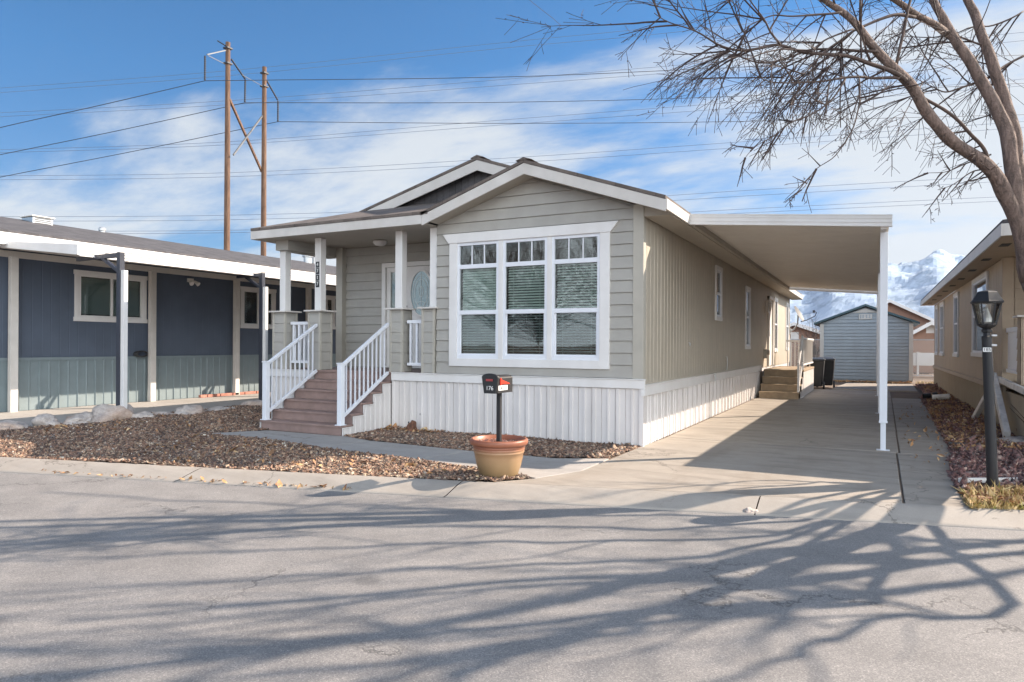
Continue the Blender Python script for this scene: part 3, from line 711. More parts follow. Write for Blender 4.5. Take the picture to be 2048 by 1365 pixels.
# right long wall: vertical grooved panels
swin = [(5.38, 5.90, 2.14, 3.16), (9.35, 9.95, 1.50, 3.02), (15.35, 16.1, 1.38, 3.10), (19.0, 19.7, 1.42, 3.12)]
sw = MB(); H2 = [w for w in swin] + [(13.72, 14.66, .86, 3.02)]
snap = lambda hs: [(h[0] - .0, h[1] + .0, h[2], h[3]) for h in hs]
rib_wall(sw, mr_, 0.0, YB, 0.84, 3.62, GROOVE, H2, base=0.0)
flat_wall(sw, mr_, 0.0, YB, 0.84, 3.6, H2, t=0.06, o=-0.02)
sw.build('side_wall', 'siding_side', house, fix=False)
bw = MB(); bw.box(WL, -0.09, YB - .08, YB - .01, 0.02, 3.6); bw.box(WL, WL + .07, 1.6, YB - .09, 0.02, 3.6)
bw.prism([(WL, YB - .08, 3.6), (-.09, YB - .08, 3.6), (RX, YB - .08, RZ - .15)], (0, .07, 0)); bw.build('rear_wall', 'siding', house)
jb = MB(); rj = random.Random(3)
for k in range(15):
    z = 1.0153 + .182 * (k + 1)
    if z < 1.2 or z > 3.4: continue
    for x in (-3.5, -.3, rj.uniform(-3.4, -.3)):
        if bigwin[0] - .15 < x < bigwin[1] + .15 and z < 3.25: continue
        if rj.random() < .3: jb.box(x - .0015, x + .0015, -.021, -.002, z + .004, z + .176)

# corner boards
cbm = MB(); cbm.box(-0.14, 0.022, -0.024, 0.0, 0.99, 3.60); cbm.box(-0.001, 0.024, 0.0, 0.10, 0.99, 3.62); cbm.build('corner_board', 'trim_taupe', house, bevel=0.003)
# skirting
sk = MB(); rib_wall(sk, mf, -4.58, -0.03, 0.0, 0.85, SKIRT, base=0.006); flat_wall(sk, mf, -4.58, -.03, 0, .86, t=.05, o=-.004)
rib_wall(sk, mr_, 0.02, 11.9, 0.0, 0.85, SKIRT, base=0.006); flat_wall(sk, mr_, 0.02, 20.3, 0, .86, t=.05, o=-.02)
sk.box(-0.032, 0.034, -0.034, 0.03, 0.0, 0.86)
rib_wall(sk, mf, -7.52, -6.46, 0.0, 0.85, SKIRT, base=0.006); flat_wall(sk, mf, -7.52, -6.46, 0, .86, t=.05, o=-.004)
rib_wall(sk, map_left(-7.52), 0.0, 1.55, 0.0, 0.85, SKIRT, base=0.006)
rib_wall(sk, ml_, 1.55, YB, 0.0, 0.95, SKIRT, base=0.006)
sk.build('skirting', 'skirt_white', house, fix=False)
bt = MB()
bt.mbox(mf, -4.58, 0.055, 0.0, 0.045, 0.855, 0.985); bt.mbox(mf, -4.58, 0.065, 0.0, 0.06, 0.985, 1.0)
bt.mbox(mf, -7.56, -6.46, 0.0, 0.045, 0.855, 0.985); bt.mbox(mf, -7.56, -6.46, 0.0, 0.06, 0.985, 1.0)
bt.mbox(mr_, 0.0, 12.0, 0.0, 0.055, 0.75, 0.90); bt.mbox(mr_, 0.0, 12.0, 0.0, 0.07, 0.90, 0.915)
bt.box(-0.001, 0.057, -0.045, 0.0, 0.75, 0.853)
bt.build('band_board', 'white', house, bevel=0.004)
bs = MB(); n_h = MB()
for x, z in ((-2.42, .17), (-4.2, .12), (-3.95, .28)): MB().tube([(x, -0.025, z), (x, 0.01, z)], 0.022, 10).build('vent_hole', 'black_plastic', house)

# big triple window
u0, u1 = -3.37, -0.50
tw = MB()
tw.mbox(mf, u0, -3.22, 0.0, 0.04, 1.135, 3.215); tw.mbox(mf, -0.66, u1, 0.0, 0.04, 1.135, 3.215)
tw.mbox(mf, -3.22, -0.66, 0.0, 0.04, 1.135, 1.265)
tw.mbox(mf, -2.42, -2.34, 0.0, 0.03, 1.265, 3.215); tw.mbox(mf, -1.545, -1.465, 0.0, 0.03, 1.265, 3.215)
tw.prism([(u0 - .01, -0.052, 3.215), (u1 + .01, -0.052, 3.215), (u1 + .14, -0.052, 3.375), (u0 - .13, -0.052, 3.375)], (0, 0.052, 0))
win = tw.build('window', 'white', house, bevel=0.004)
units = [(-3.22, -2.42), (-2.34, -1.545), (-1.465, -0.66)]
tilt = [0.55, 0.42, 0.30]; dark = [0, 1, 1]
for k, (a, b) in enumerate(units):
    fr = MB(); f = .045
    fr.mbox(mf, a, a + f, -.03, .02, 1.265, 3.215); fr.mbox(mf, b - f, b, -.03, .02, 1.265, 3.215)
    for z0, z1 in ((1.265, 1.325), (2.005, 2.075), (2.775, 2.845), (3.165, 3.215)): fr.mbox(mf, a + f, b - f, -.03, .02, z0, z1)
    w3 = (b - a - 2 * f) / 3
    for i in (1, 2): fr.mbox(mf, a + f + w3 * i - .008, a + f + w3 * i + .008, -.02, .012, 2.845, 3.165)
    # the lower sash sits back inside its own thin frame
    fr.mbox(mf, a + f, a + f + .025, -.04, -.005, 1.325, 2.005); fr.mbox(mf, b - f - .025, b - f, -.04, -.005, 1.325, 2.005); fr.mbox(mf, a + f + .025, b - f - .025, -.04, -.005, 1.325, 1.35)
    fr.build('frame', 'vinyl', win, bevel=0.002)
    g = MB()
    for z0, z1, gm in ((1.325, 2.005, 'glass_screen'), (2.075, 2.775, 'glass'), (2.845, 3.165, 'glass')): g = MB(); g.mbox(mf, a + f, b - f, -.016, -.010, z0, z1); g.build('pane', gm, win)
    bl = MB(); z = 2.76; st = 0.044
    while z > 1.33:
        dy = 0.013; hh = 0.020 * (1.0, 0.75, 0.62)[k] if z > 2.03 else 0.019 * (0.85, 0.5, 0.62)[k]
        bl.add([(a + f + .01, .075 - dy, z - hh), (b - f - .01, .075 - dy, z - hh), (b - f - .01, .075 + dy, z + hh), (a + f + .01, .075 + dy, z + hh)], [(0, 1, 2, 3)]); z -= st
    for q in (.2, .8):
        xx = a + (b - a) * q; bl.box(xx - .003, xx + .003, .055, .058, 1.34, 2.77)
    bl.build('blind', 'blind', win, fix=False)
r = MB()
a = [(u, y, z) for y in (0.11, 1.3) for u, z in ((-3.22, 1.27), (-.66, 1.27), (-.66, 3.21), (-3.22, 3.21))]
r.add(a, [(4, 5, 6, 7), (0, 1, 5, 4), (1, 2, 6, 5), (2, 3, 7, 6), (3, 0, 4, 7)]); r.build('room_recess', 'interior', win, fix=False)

# side windows
for i, (a, b, c, d) in enumerate(swin):
    sash_window(house, mr_, a, b, c, d, trim=0.085, split=(c + d) / 2 + (0.02 if i else .0), base=0.004, blinds=0.05 if i < 2 else 0.0, drop=(d - c) * .5, sill=False, head=False)
# side door
sdm = MB(); sdm.mbox(mr_, 13.62, 13.72, -.02, .07, .86, 3.12); sdm.mbox(mr_, 14.66, 14.76, -.02, .07, .86, 3.12); sdm.mbox(mr_, 13.62, 14.76, -.02, .075, 3.02, 3.12); sdm.mbox(mr_, 13.72, 14.66, -.06, .015, .86, 3.02)
sdr = sdm.build('side_door', 'white', house, bevel=0.004)
hd = MB(); hd.tube([mr_(13.82, .02, 1.85), mr_(13.82, .075, 1.85)], .028, 10); hd.build('handle', 'galv', sdr)
lt = MB(); lt.mbox(mr_, 13.2, 13.3, 0, .09, 2.55, 2.95); lt.tube([mr_(13.25, .09, 2.95), mr_(13.25, .13, 2.85), mr_(13.25, .13, 2.6)], .035, 10); lt.build('wall_light', 'white', house)
mt = MB(); mt.mbox(mr_, 12.75, 13.0, 0, .10, 1.12, 1.4); mt.tube([mr_(12.87, .10, 1.3), mr_(12.87, .17, 1.3)], .075, 14); mt.build('meter_box', 'trim_taupe', house)
ho = MB(); ho.tube([mr_(2.93, 0, 1.56), mr_(2.93, .03, 1.54), mr_(2.93, .02, 1.5)], .012, 8)
ho.tube([mr_(6.6, 0, 1.25), mr_(6.6, .03, 1.24), mr_(6.6, .035, 1.1), mr_(6.6, .02, .93)], .009, 6)
ho.tube([mr_(4.9, 0.06, .9), mr_(4.9, .10, .9), mr_(4.9, .10, .82), mr_(4.9, .09, .76)], .014, 6); build_split(ho, 'hose_tap', 'galv', house)

# roof
def slab(mb, pts, t=0.05):
    mb.prism([Vector(p) - Vector((0, 0, t)) for p in pts], (0, 0, t)); return mb
zr = lambda x: EZ + (EX - x) * SL
FZ, FS = 3.74, 0.32                       # porch roof: eave height, slope
SLL = (RZ - FZ) / (RX + 7.75)
zl = lambda x: FZ + (x + 7.75) * SLL
YE = 20.8
rf = MB()
slab(rf, [(EX, -.37, zr(EX)), (EX, YE, zr(EX)), (RX, YE, RZ), (RX, .98, RZ), (PX, .98, PZ), (PX, -.37, PZ)])
slab(rf, [(PX, -.37, PZ), (PX, 1.3, PZ), (-3.72, 1.3, PZ - (PX + 3.72) * -SL - 2 * 0 - (PX + 3.72) * SL * 2), (-3.72, -.37, PZ - (PX + 3.72) * SL)]) if False else \
    slab(rf, [(PX, -.37, PZ + .004), (-3.74, -.37, PZ - (PX + 3.74) * SL), (-3.74, 1.3, PZ - (PX + 3.74) * SL), (PX, 1.3, PZ + .004)])
hx = -7.75 + FS * (0.98 + .37) / SLL
slab(rf, [(-7.75, -.37, FZ), (-3.60, -.37, FZ), (-3.60, 1.26, FZ + FS * 1.63), (-7.75 + FS * 1.63 / SLL, 1.26, FZ + FS * 1.63)])
slab(rf, [(-7.75, -.37, FZ + .003), (hx, .98, zl(hx)), (RX, .98, RZ + .002), (RX, YE, RZ + .002), (-7.75, YE, FZ + .003)])
roof = rf.build('roof', 'shingle', house)
# ridge caps and the drip course that stands out along the edges
rc = MB()
for y in np.arange(.98, YE, .16): rc.prism([(RX - .14, y, RZ - .012), (RX, y, RZ + .038), (RX + .14, y, RZ - .012)], (0, .15, 0))
for y in np.arange(-.38, .95, .16): rc.prism([(PX - .14, y, PZ - .012), (PX, y, PZ + .034), (PX + .14, y, PZ - .012)], (0, .15, 0))
build_split(rc, 'ridge_cap', 'shingle', roof)
# gable wall above the porch roof
gw = MB(); gw.prism([(-1.2, 1.18, 4.05), (RX, 1.18, RZ - .14), (-6.4, 1.18, 4.0), (-6.0, 1.18, 3.7), (-1.2, 1.18, 3.7)], (0, .06, 0)); gw.build('gable_wall', 'shingle_y', house)
def rake(mb, x0, z0, x1, z1, y, hgt, t=0.028):
    mb.prism([(x0, y, z0), (x1, y, z1), (x1, y, z1 - hgt), (x0, y, z0 - hgt)], (0, t, 0))
fa = MB(); d = .055
rake(fa, EX + .0, EZ - d, PX, PZ - d, -.36, .17)
rake(fa, PX, PZ - d, -3.72, PZ - (PX + 3.72) * SL - d, -.36, .17)
rake(fa, PX + .6, zr(PX + .6) - d, RX, RZ - d, .99, .19)
rake(fa, RX, RZ - d, hx - .1, zl(hx - .1) - d, .99, .19)
fa.box(-7.76, -3.725, -.36, -.335, 3.53, FZ - .052)
fa.box(EX - .004, EX + .022, -.36, YE, EZ - .20, EZ - .05)
fa.box(-7.762, -7.735, -.335, YE, 3.53, FZ - .052)
fa.build('fascia', 'fascia', house, bevel=0.003)
so = MB()
so.box(0.03, EX - .006, 0.0, YE - .02, 3.41, 3.425)
so.prism([(.026, -.008, 3.41), (EX - .008, -.008, 3.41), (EX - .008, -.008, 3.44), (.026, -.008, 3.59)], (0, .007, 0))
so.prism([(EX - .02, -.33, 3.43), (PX, -.33, PZ - .21), (-3.6, -.33, PZ - (PX + 3.6) * SL - .21), (-3.6, -.33, PZ - (PX + 3.6) * SL - .195), (PX, -.33, PZ - .195), (EX - .02, -.33, 3.445)], (0, .33, 0))
so.box(-7.72, -3.66, -.33, 1.5, 3.535, 3.55)
so.build('soffit', 'soffit', house)
bm_ = MB(); bm_.box(-7.46, -7.125, 0.0, 1.5, 3.34, 3.534); bm_.box(-3.80, -3.665, -.0, .26, 3.52, 3.534); build_split(bm_, 'porch_beam', 'siding', house)

# porch back wall, box side wall
pw = MB(); mp15 = map_front(1.5)
door_hole = (-5.90, -4.05, 1.02, 3.10)
lap_wall(pw, mp15, 1.02, 3.53, lambda z: -6.96, lambda z: -3.70, [door_hole], phase=.15)
flat_wall(pw, mp15, -7.1, -3.66, .02, 3.53, [door_hole], t=.08, o=-.012)
pw.build('porch_wall', 'siding', house)
lw = MB(); lap_wall(lw, map_left(-3.64), 1.02, 3.53, lambda z: 0.02, lambda z: 1.5, [], phase=.15); flat_wall(lw, map_left(-3.64), .10, 1.5, 1.0, 3.53, t=.05, o=-.012); lw.build('box_side_wall', 'siding', house)
pc = MB(); pc.box(-7.12, -6.95, 1.36, 1.50, 1.02, 3.533); pc.build('pilaster', 'trim_taupe', house, bevel=0.004)
# entrance: door with an oval leaded light, side panels
dm = MB()
dm.mbox(mp15, -5.99, -5.90, -.02, .03, 1.02, 3.17); dm.mbox(mp15, -4.05, -3.96, -.02, .03, 1.02, 3.17); dm.mbox(mp15, -5.90, -4.05, -.02, .03, 3.08, 3.17)
dm.mbox(mp15, -5.56, -5.49, -.03, .022, 1.05, 3.08); dm.mbox(mp15, -4.56, -4.49, -.03, .022, 1.05, 3.08); dm.mbox(mp15, -5.90, -4.05, -.1, .06, 1.02, 1.05)
door_frame = dm.build('door_frame', 'white', house, bevel=0.004)
dd = MB(); dd.mbox(mp15, -5.49, -4.56, -.07, -.02, 1.055, 3.075)
door = dd.build('front_door', 'white', house)
def ellring(mb, cx, cz, rx, rz, w, y0, y1, n=40):
    o = len(mb.v)
    for i in range(n):
        t = 2 * math.pi * i / n; c, s = math.cos(t), math.sin(t)
        for (k, y) in ((0, y0), (w, y0 - .012 if False else y1), (w, y1), (0, y1)): pass
        mb.v.extend([(cx + rx * c, y0, cz + rz * s), (cx + (rx + w) * c, y0, cz + (rz + w) * s), (cx + (rx + w) * c, y1, cz + (rz + w) * s), (cx + rx * c, y1, cz + rz * s)])
    for i in range(n):
        a = o + 4 * i; b = o + 4 * ((i + 1) % n)
        for k in range(4): mb.f.append((a + k, b + k, b + (k + 1) % 4, a + (k + 1) % 4))
    return mb
er = ellring(MB(), -5.025, 2.53, .25, .44, .045, 1.495, 1.53); er.build('oval_frame', 'white', door, smooth=False)
ov = MB(); ov.v = [(-5.025 + .255 * math.cos(2 * math.pi * i / 40), 1.512, 2.53 + .445 * math.sin(2 * math.pi * i / 40)) for i in range(40)]; ov.f = [tuple(range(40))]; ov.build('oval_glass', 'leaded', door, fix=False)
ld = MB()
for sc in (.82, .62): ellring(ld, -5.025, 2.53, .25 * sc, .44 * sc, .006, 1.506, 1.512)
ellring(ld, -5.025, 2.56, .05, .1, .006, 1.506, 1.512); ellring(ld, -5.025, 2.30, .09, .06, .006, 1.506, 1.512)
ld.box(-5.028, -5.022, 1.506, 1.512, 2.12, 2.94); ld.build('lead_line', 'white', door)
dh = MB(); dh.tube([(-5.40, 1.52, 2.05), (-5.40, 1.45, 2.05)], .03, 12); dh.tube([(-5.40, 1.52, 2.27), (-5.40, 1.475, 2.27)], .026, 12); dh.tube([(-5.40, 1.46, 2.05), (-5.31, 1.45, 2.05)], .011, 8); dh.build('handle', 'dark_steel', door)
for a in (-5.90, -4.49):
    sp_ = MB(); w_ = .34 if a < -5 else .44
    sp_.mbox(mp15, a, a + w_, -.07, -.02, 1.05, 1.95); sp_.mbox(mp15, a, a + .10, -.07, -.02, 1.95, 3.08); sp_.mbox(mp15, a + w_ - .10, a + w_, -.07, -.02, 1.95, 3.08); sp_.mbox(mp15, a + .1, a + w_ - .1, -.07, -.02, 2.98, 3.08)
    sl_ = sp_.build('sidelight', 'white', house, bevel=0.004)
    g = MB(); g.mbox(mp15, a + .1, a + w_ - .1, -.05, -.044, 1.95, 2.98); g.build('pane', 'glass', sl_)
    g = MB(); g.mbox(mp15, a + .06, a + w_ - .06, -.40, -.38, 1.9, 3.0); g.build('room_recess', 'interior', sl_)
pl = MB(); pl.lathe([(.03, 0), (.13, -.01), (.14, -.05), (.09, -.10), (.02, -.115)][::-1], (-5.55, .85, 3.535), 24); pl.build('ceiling_light', 'white', house, smooth=True)

# porch deck and piers
dk = MB(); dk.box(-7.5, -3.66, .012, 1.5, .95, 1.0); 
dk.build('porch_floor', 'deck', house, bevel=0.004)
def pier(x0, x1, y0, y1, post=True, half=False):
    mb = MB()
    mb.box(x0 + .012, x1 - .012, y0 + .012, y1 - .012, 1.001, 2.115)
    for mp_, a, b in ((map_front(y0 + .012), x0 + .03, x1 - .03), (map_right(x1 - .012), y0 + .03, y1 - .03), (map_left(x0 + .012), y0 + .03, y1 - .03)):
        lap_wall(mb, mp_, 1.003, 2.112, lambda z, a=a: a, lambda z, b=b: b, [], out=.012, phase=.16)
    pr = mb.build('pier', 'siding', house)
    c = MB(); t = .035
    for cx in (x0, x1 - t):
        for cy in (y0, y1 - t): c.box(cx - .004, cx + t + .004, cy - .004, cy + t + .004, 1.002, 2.114)
    c.build('corner_trim', 'trim_taupe', pr)
    cp = MB(); cp.box(x0 - .06, x1 + .06, y0 - .06, y1 + .06, 2.116, 2.145); cp.build('cap', 'fascia', pr, bevel=0.004)
    cx, cy = (x0 + x1) / 2, (y0 + y1) / 2
    if half: cx = x1 - .07
    p_ = MB(); p_.box(cx - .075, cx + .075, cy - .075, cy + .075, 2.146, 3.534)
    return p_.build('porch_post', 'white', house, bevel=0.006), cx, cy
pier(-7.53, -7.20, 0.0, .33)
pp, pcx, pcy = pier(-6.60, -6.29, 0.0, .33)
pier(-4.65, -4.37, 0.0, .28)
pier(-3.93, -3.665, -.04, .24, half=True)
for i, ch in enumerate('4717'):
    zc_ = 3.02 - .125 * i
    q = MB(); q.box(pcx - .042, pcx + .042, pcy - .082, pcy - .075, zc_ - .058, zc_ + .058); q.build('number_plate', 'black_plastic', pp)
    text_mesh(ch, 'number', 'white_num', pp, .095, Matrix.Translation((pcx, pcy - .084, zc_)) @ Matrix.Rotation(R(90), 4, 'X'))
# railings between the piers
def rail_section(name, p, q, zb, zt_, bal, w=.05, hw=.045, n_off=.0, bw=.03):
    P = Vector(p); Q = Vector(q); mb = MB(); L = (Q - P).length; D = (Q - P).normalized()
    mb.bar(P + Vector((0, 0, zt_ - .03)), Q + Vector((0, 0, zt_ - .03)), .075, .06); mb.bar(P + Vector((0, 0, zb + .025)), Q + Vector((0, 0, zb + .025)), .06, .05)
    o = mb.build(name, 'vinyl', house, bevel=0.004)
    for i in range(bal):
        c = P + D * (L * (i + .5) / bal); b = MB(); b.box(c.x - bw / 2, c.x + bw / 2, c.y - bw / 2, c.y + bw / 2, zb + .05, zt_ - .06); b.build('baluster', 'vinyl', o)
    return o
rail_section('railing', (-7.18, .16, 0), (-6.62, .16, 0), 1.12, 1.93, 4, bw=.05)
rail_section('railing', (-4.35, .14, 0), (-3.95, .14, 0), 1.12, 1.93, 3, bw=.04)
rail_section('railing', (-7.32, .36, 0), (-7.32, 1.35, 0), 1.12, 1.93, 7, bw=.035)

# front steps: six treads
NS = 6; rz = 1.0 / NS; rn = .26
for i in range(NS):
    st = MB(); yf = -1.30 + rn * i; zt_ = rz * (i + 1)
    if i < NS - 1: st.box(-6.44, -4.62, yf - .018, yf + rn + .02, zt_ - .032, zt_ + .0)
    else: st.box(-6.44, -4.62, yf - .018, .010, zt_ - .032, zt_ + .004)
    st.box(-6.43, -4.63, yf + .006, yf + .028, zt_ - rz - .0 + .002, zt_ - .034)
    st.build('step', 'deck', house, bevel=0.003)
for xs, mpx in ((-4.60, map_right(-4.61)), (-6.46, map_left(-6.45))):
    sp_ = MB()
    for i in range(NS):
        yf = -1.28 + rn * i; y1_ = (yf + rn - .004) if i < NS - 1 else .0
        rib_wall(sp_, mpx, yf, y1_, 0.0, rz * (i + 1) - .04 - .0, [(0, 0.0), (.05, 0), (.055, .007), (.10, .007), (.105, 0), (.13, 0)])
        sp_.mbox(mpx, yf - .012, y1_, .0, .016, rz * (i + 1) - .052, rz * (i + 1) - .034)
        sp_.mbox(mpx, yf - .014, yf, .0, .016, rz * i, rz * (i + 1) - .053)
    sp_.build('step_skirting', 'skirt_white', house, fix=False)
for x in (-4.67, -6.36):
    hr = MB(); hr.box(x - .045, x + .045, -1.30, -1.21, .17, 1.17)
    hr.box(x - .055, x + .055, -1.31, -1.20, 1.17, 1.19); hr.box(x - .065, x + .065, -1.33, -1.19, .168, .182)
    hr.bar((x, -1.22, 1.15), (x, -.02, 1.86), .055, .05); hr.bar((x, -1.22, .30), (x, -.02, .99), .045, .05)
    h = hr.build('handrail', 'vinyl', house, bevel=0.004)
    for i in range(10):
        y = -1.13 + .112 * i; k = (y + 1.22) / 1.2; b = MB(); b.box(x - .011, x + .011, y - .011, y + .011, .30 + .69 * k, 1.15 + .71 * k - .02); b.build('baluster', 'vinyl', h)

# rear side landing with steps
dz = .80
ld_ = MB(); ld_.box(.09, 1.22, 12.25, 16.2, dz - .06, dz); ld_.build('side_landing', 'wood_tan', house, bevel=0.005)
ls = MB(); rib_wall(ls, map_front(12.28), .06, .10, 0, dz - .06, SKIRT); rib_wall(ls, map_right(1.20), 11.3, 16.2, 0, .74, [(0, 0), (.004, .006), (.10, .006), (.104, 0), (.12, 0)], [(11.3, 11.62, .2, .8), (11.62, 11.95, .4, .8), (11.95, 12.25, .58, .8)]); ls.box(.10, 1.16, 16.1, 16.15, 0, .73); build_split(ls, 'landing_skirting', 'skirt_white', house, fix=False)
for i in range(4):
    st = MB(); y = 10.98 + .32 * i; z = .2 * (i + 1)
    st.box(.12, 1.20, y - .02, y + .33, z - .04, z - .001); st.box(.13, 1.18, y + .003, y + .03, z - .2 + .001, z - .041); st.build('side_step', 'wood_tan', house, bevel=0.004)
sr = MB(); sr.box(1.13, 1.21, 12.20, 12.28, .80, 1.80); sr.bar((1.17, 11.05, .98), (1.17, 12.2, 1.78), .05, .12); sr.bar((1.17, 11.05, .30), (1.17, 12.2, 1.0), .04, .08); sr.box(1.14, 1.20, 11.02, 11.08, .2, 1.0)
sr.box(.30, 1.21, 16.12, 16.18, 1.66, 1.72); sr.box(1.14, 1.20, 12.28, 16.2, 1.70, 1.76); sr.box(1.15, 1.19, 12.28, 16.2, .92, .97)
sro = sr.build('side_railing', 'white', house, bevel=0.004)
for i in range(9):
    b = MB(); y = 12.5 + .42 * i; b.box(1.155, 1.185, y, y + .03, .97, 1.70); b.build('baluster', 'white', sro)
for i in range(7):
    b = MB(); x = .34 + .12 * i; b.box(x, x + .035, 16.13, 16.16, .80, 1.66); b.build('baluster', 'white', sro)

# ================================================================== carport
cp = thing('carport', 'long flat metal carport roof on white posts beside the grey home', 'carport', (1.8, 8, 0))
CY0, CY1, CXo = 1.0, 15.2, 3.24
zci, zco = 3.50, 3.26
pn = MB(); u = CY0 + .05
prof = []; 
while u < CY1 - .16:
    for du, o in CORR[:-1]: prof.append((u + du, o))
    u += .15
for (a, oa), (b, ob) in zip(prof[:-1], prof[1:]):
    pn.add([(.47, a, zci + oa), (CXo, a, zco + oa), (CXo, b, zco + ob), (.47, b, zci + ob)], [(0, 1, 2, 3)])
    pn.add([(.47, a, zci + oa + .006), (CXo, a, zco + oa + .006), (CXo, b, zco + ob + .006), (.47, b, zci + ob + .006)], [(0, 3, 2, 1)])
pn.build('roof_panel', 'pan', cp, fix=False)
fb = MB()
for y0_, y1_ in ((CY0, CY0 + .045), (CY1 - .045, CY1)):
    fb.prism([(.465, y0_, zci - .085), (CXo + .03, y0_, zco - .085), (CXo + .03, y0_, zco + .085), (.465, y0_, zci + .085)], (0, y1_ - y0_, 0))
for dzz in (-.082, -.03, .03, .07):
    fb.prism([(.465, CY0 - .008, zci + dzz), (CXo + .035, CY0 - .008, zco + dzz), (CXo + .035, CY0 - .008, zco + dzz + .014), (.465, CY0 - .008, zci + dzz + .014)], (0, .008, 0))
build_split(fb, 'edge_trim', 'white', cp)
ib = MB(); ib.box(.466, .52, CY0 + .05, CY1 - .05, zci - .10, zci - .005); ib.build('wall_beam', 'soffit', cp)
be = MB(); be.box(3.13, 3.2, CY0 + .05, CY1 - .05, zco - .105, zco - .001); be.build('outer_beam', 'white', cp)
for y in (1.36, 7.6, 13.9):
    p_ = MB(); p_.box(3.125, 3.225, y - .045, y + .045, .42, zco - .107); p_.box(3.14, 3.21, y - .032, y + .032, .006, .42)
    p_.box(3.118, 3.232, y - .052, y + .052, .40, .425); p_.box(3.09, 3.26, y - .06, y + .06, .004, .012)
    p_.build('post', 'vinyl', cp, bevel=0.004)

# black wheeled bins
def bin_(x, y, rz_, lab):
    t = thing('wheeled_bin', lab, 'bin', (x, y, 0), 'wheeled bins beside the landing')
    b = MB(); b.v = [(x + sx * w, y + sy * d_, z) for z, w, d_ in ((.08, .22, .24), (1.0, .29, .34)) for sx, sy in ((-1, -1), (1, -1), (1, 1), (-1, 1))]
    b.f = [(0, 3, 2, 1), (4, 5, 6, 7), (0, 1, 5, 4), (1, 2, 6, 5), (2, 3, 7, 6), (3, 0, 4, 7)]; b.build('body', 'black_plastic', t, bevel=.03)
    l = MB(); l.box(x - .31, x + .31, y - .38, y + .34, 1.0, 1.05); l.prism([(x - .29, y - .3, 1.05), (x + .29, y - .3, 1.05), (x + .22, y, 1.10), (x - .22, y, 1.10)], (0, .3, 0)); l.build('lid', 'black_plastic', t, bevel=.015)
    h_ = MB(); h_.tube([(x - .25, y - .42, 1.0), (x + .25, y - .42, 1.0)], .018, 8); h_.build('handle', 'black_plastic', t)
    for s in (-1, 1):
        w = MB(); w.tube([(x + s * .25, y - .25, .13), (x + s * .31, y - .25, .13)], .13, 16); w.build('wheel', 'black_plastic', t)
bin_(1.22, 16.9, 0, 'black wheeled rubbish bin nearer the back of the landing'); bin_(1.50, 17.9, 0, 'black wheeled rubbish bin behind the other, nearer the shed')

# ================================================================== the dark blue home on the left
nb = thing('mobile_home', 'dark blue manufactured home with white awning on the left', 'house', (-16, 8, 0))
NX = -13.5; mn = map_right(NX); NY0, NY1 = -4.3, 12.0
nwin = [(-.28, 1.32, 2.10, 3.10), (4.5, 5.65, 2.05, 3.08), (7.75, 8.35, 2.1, 3.05)]
w = MB(); rib_wall(w, mn, NY0, NY1, 1.14, 3.5, GROOVE_FINE, nwin); flat_wall(w, mn, NY0, NY1, 1.14, 3.5, nwin, t=.06, o=-.02)
w.box(-18.9, NX, NY0 - .05, NY0, 0, 3.6); w.box(-18.9, NX - .02, NY1 - .06, NY1 + .0, 0, 3.6); w.box(-18.95, -18.9, NY0, NY1, 0, 3.6)
w.build('wall', 'navy', nb, fix=False)
s = MB(); rib_wall(s, mn, NY0, NY1, 0.0, 1.10, [(0, 0.0), (0.012, 0.014), (0.03, 0.014), (0.042, 0.0), (0.21, 0.0), (.222, .024), (.25, .024), (.262, 0), (.42, 0), (.42, 0)], base=.004); s.mbox(mn, NY0, NY1, -.06, .028, 1.09, 1.16); s.build('skirting', 'slate_skirt', nb, fix=False)
for (a, b, c, d) in nwin: sash_window(nb, mn, a, b, c, d, trim=.10, mat_trim='white', mat_frame='white', split=(a + b) / 2, vertical=True, blinds=0.024)
fz = MB(); fz.mbox(mn, NY0, NY1, 0.0, .03, 3.33, 3.47); fz.build('frieze_board', 'fascia', nb)
for y in (-1.75, 1.49, 4.14, 7.03, 10.2):
    p_ = MB(); p_.mbox(mn, y - .075, y + .075, .10, .22, 0.0, 3.33); p_.build('awning_post', 'fascia', nb, bevel=.005)
rf = MB(); zev, zrd = 3.80, 4.62
slab(rf, [(-12.7, NY0 - .4, zev), (-12.7, NY1 + .3, zev), (-16.2, NY1 + .3, zrd), (-16.2, NY0 - .4, zrd)]); slab(rf, [(-16.2, NY0 - .4, zrd), (-16.2, NY1 + .3, zrd), (-19.4, NY1 + .3, zev), (-19.4, NY0 - .4, zev)])
rf.prism([(-13.52, NY1 - .07, 3.5), (-18.9, NY1 - .07, 3.5), (-16.2, NY1 - .07, zrd - .06)], (0, .06, 0)); rf.prism([(-13.52, NY0, 3.5), (-18.9, NY0, 3.5), (-16.2, NY0, zrd - .06)], (0, .06, 0))
nroof = rf.build('roof', 'shingle_y', nb)
fa = MB(); fa.box(-12.72, -12.69, NY0 - .4, NY1 + .3, 3.50, zev - .052); fa.box(-13.47, -12.72, NY0 - .4, NY1 + .3, 3.50, 3.515); fa.build('fascia', 'white', nb)
aw = MB(); AY0, AY1 = -2.15, 12.2; u = AY0 + .03; prof = []
while u < AY1 - .3:
    for du, o in ((0, 0), (.04, .03), (.11, .03), (.15, 0)): prof.append((u + du, o))
    u += .3
for (a, oa), (b, ob) in zip(prof[:-1], prof[1:]): aw.add([(-13.28, a, 3.49 + oa), (-10.33, a, 3.19 + oa), (-10.33, b, 3.19 + ob), (-13.28, b, 3.49 + ob)], [(0, 1, 2, 3)])
aw.build('awning', 'pan', nb, fix=False)
gt = MB(); gt.box(-10.33, -10.30, AY0, AY1, 3.14, 3.37)
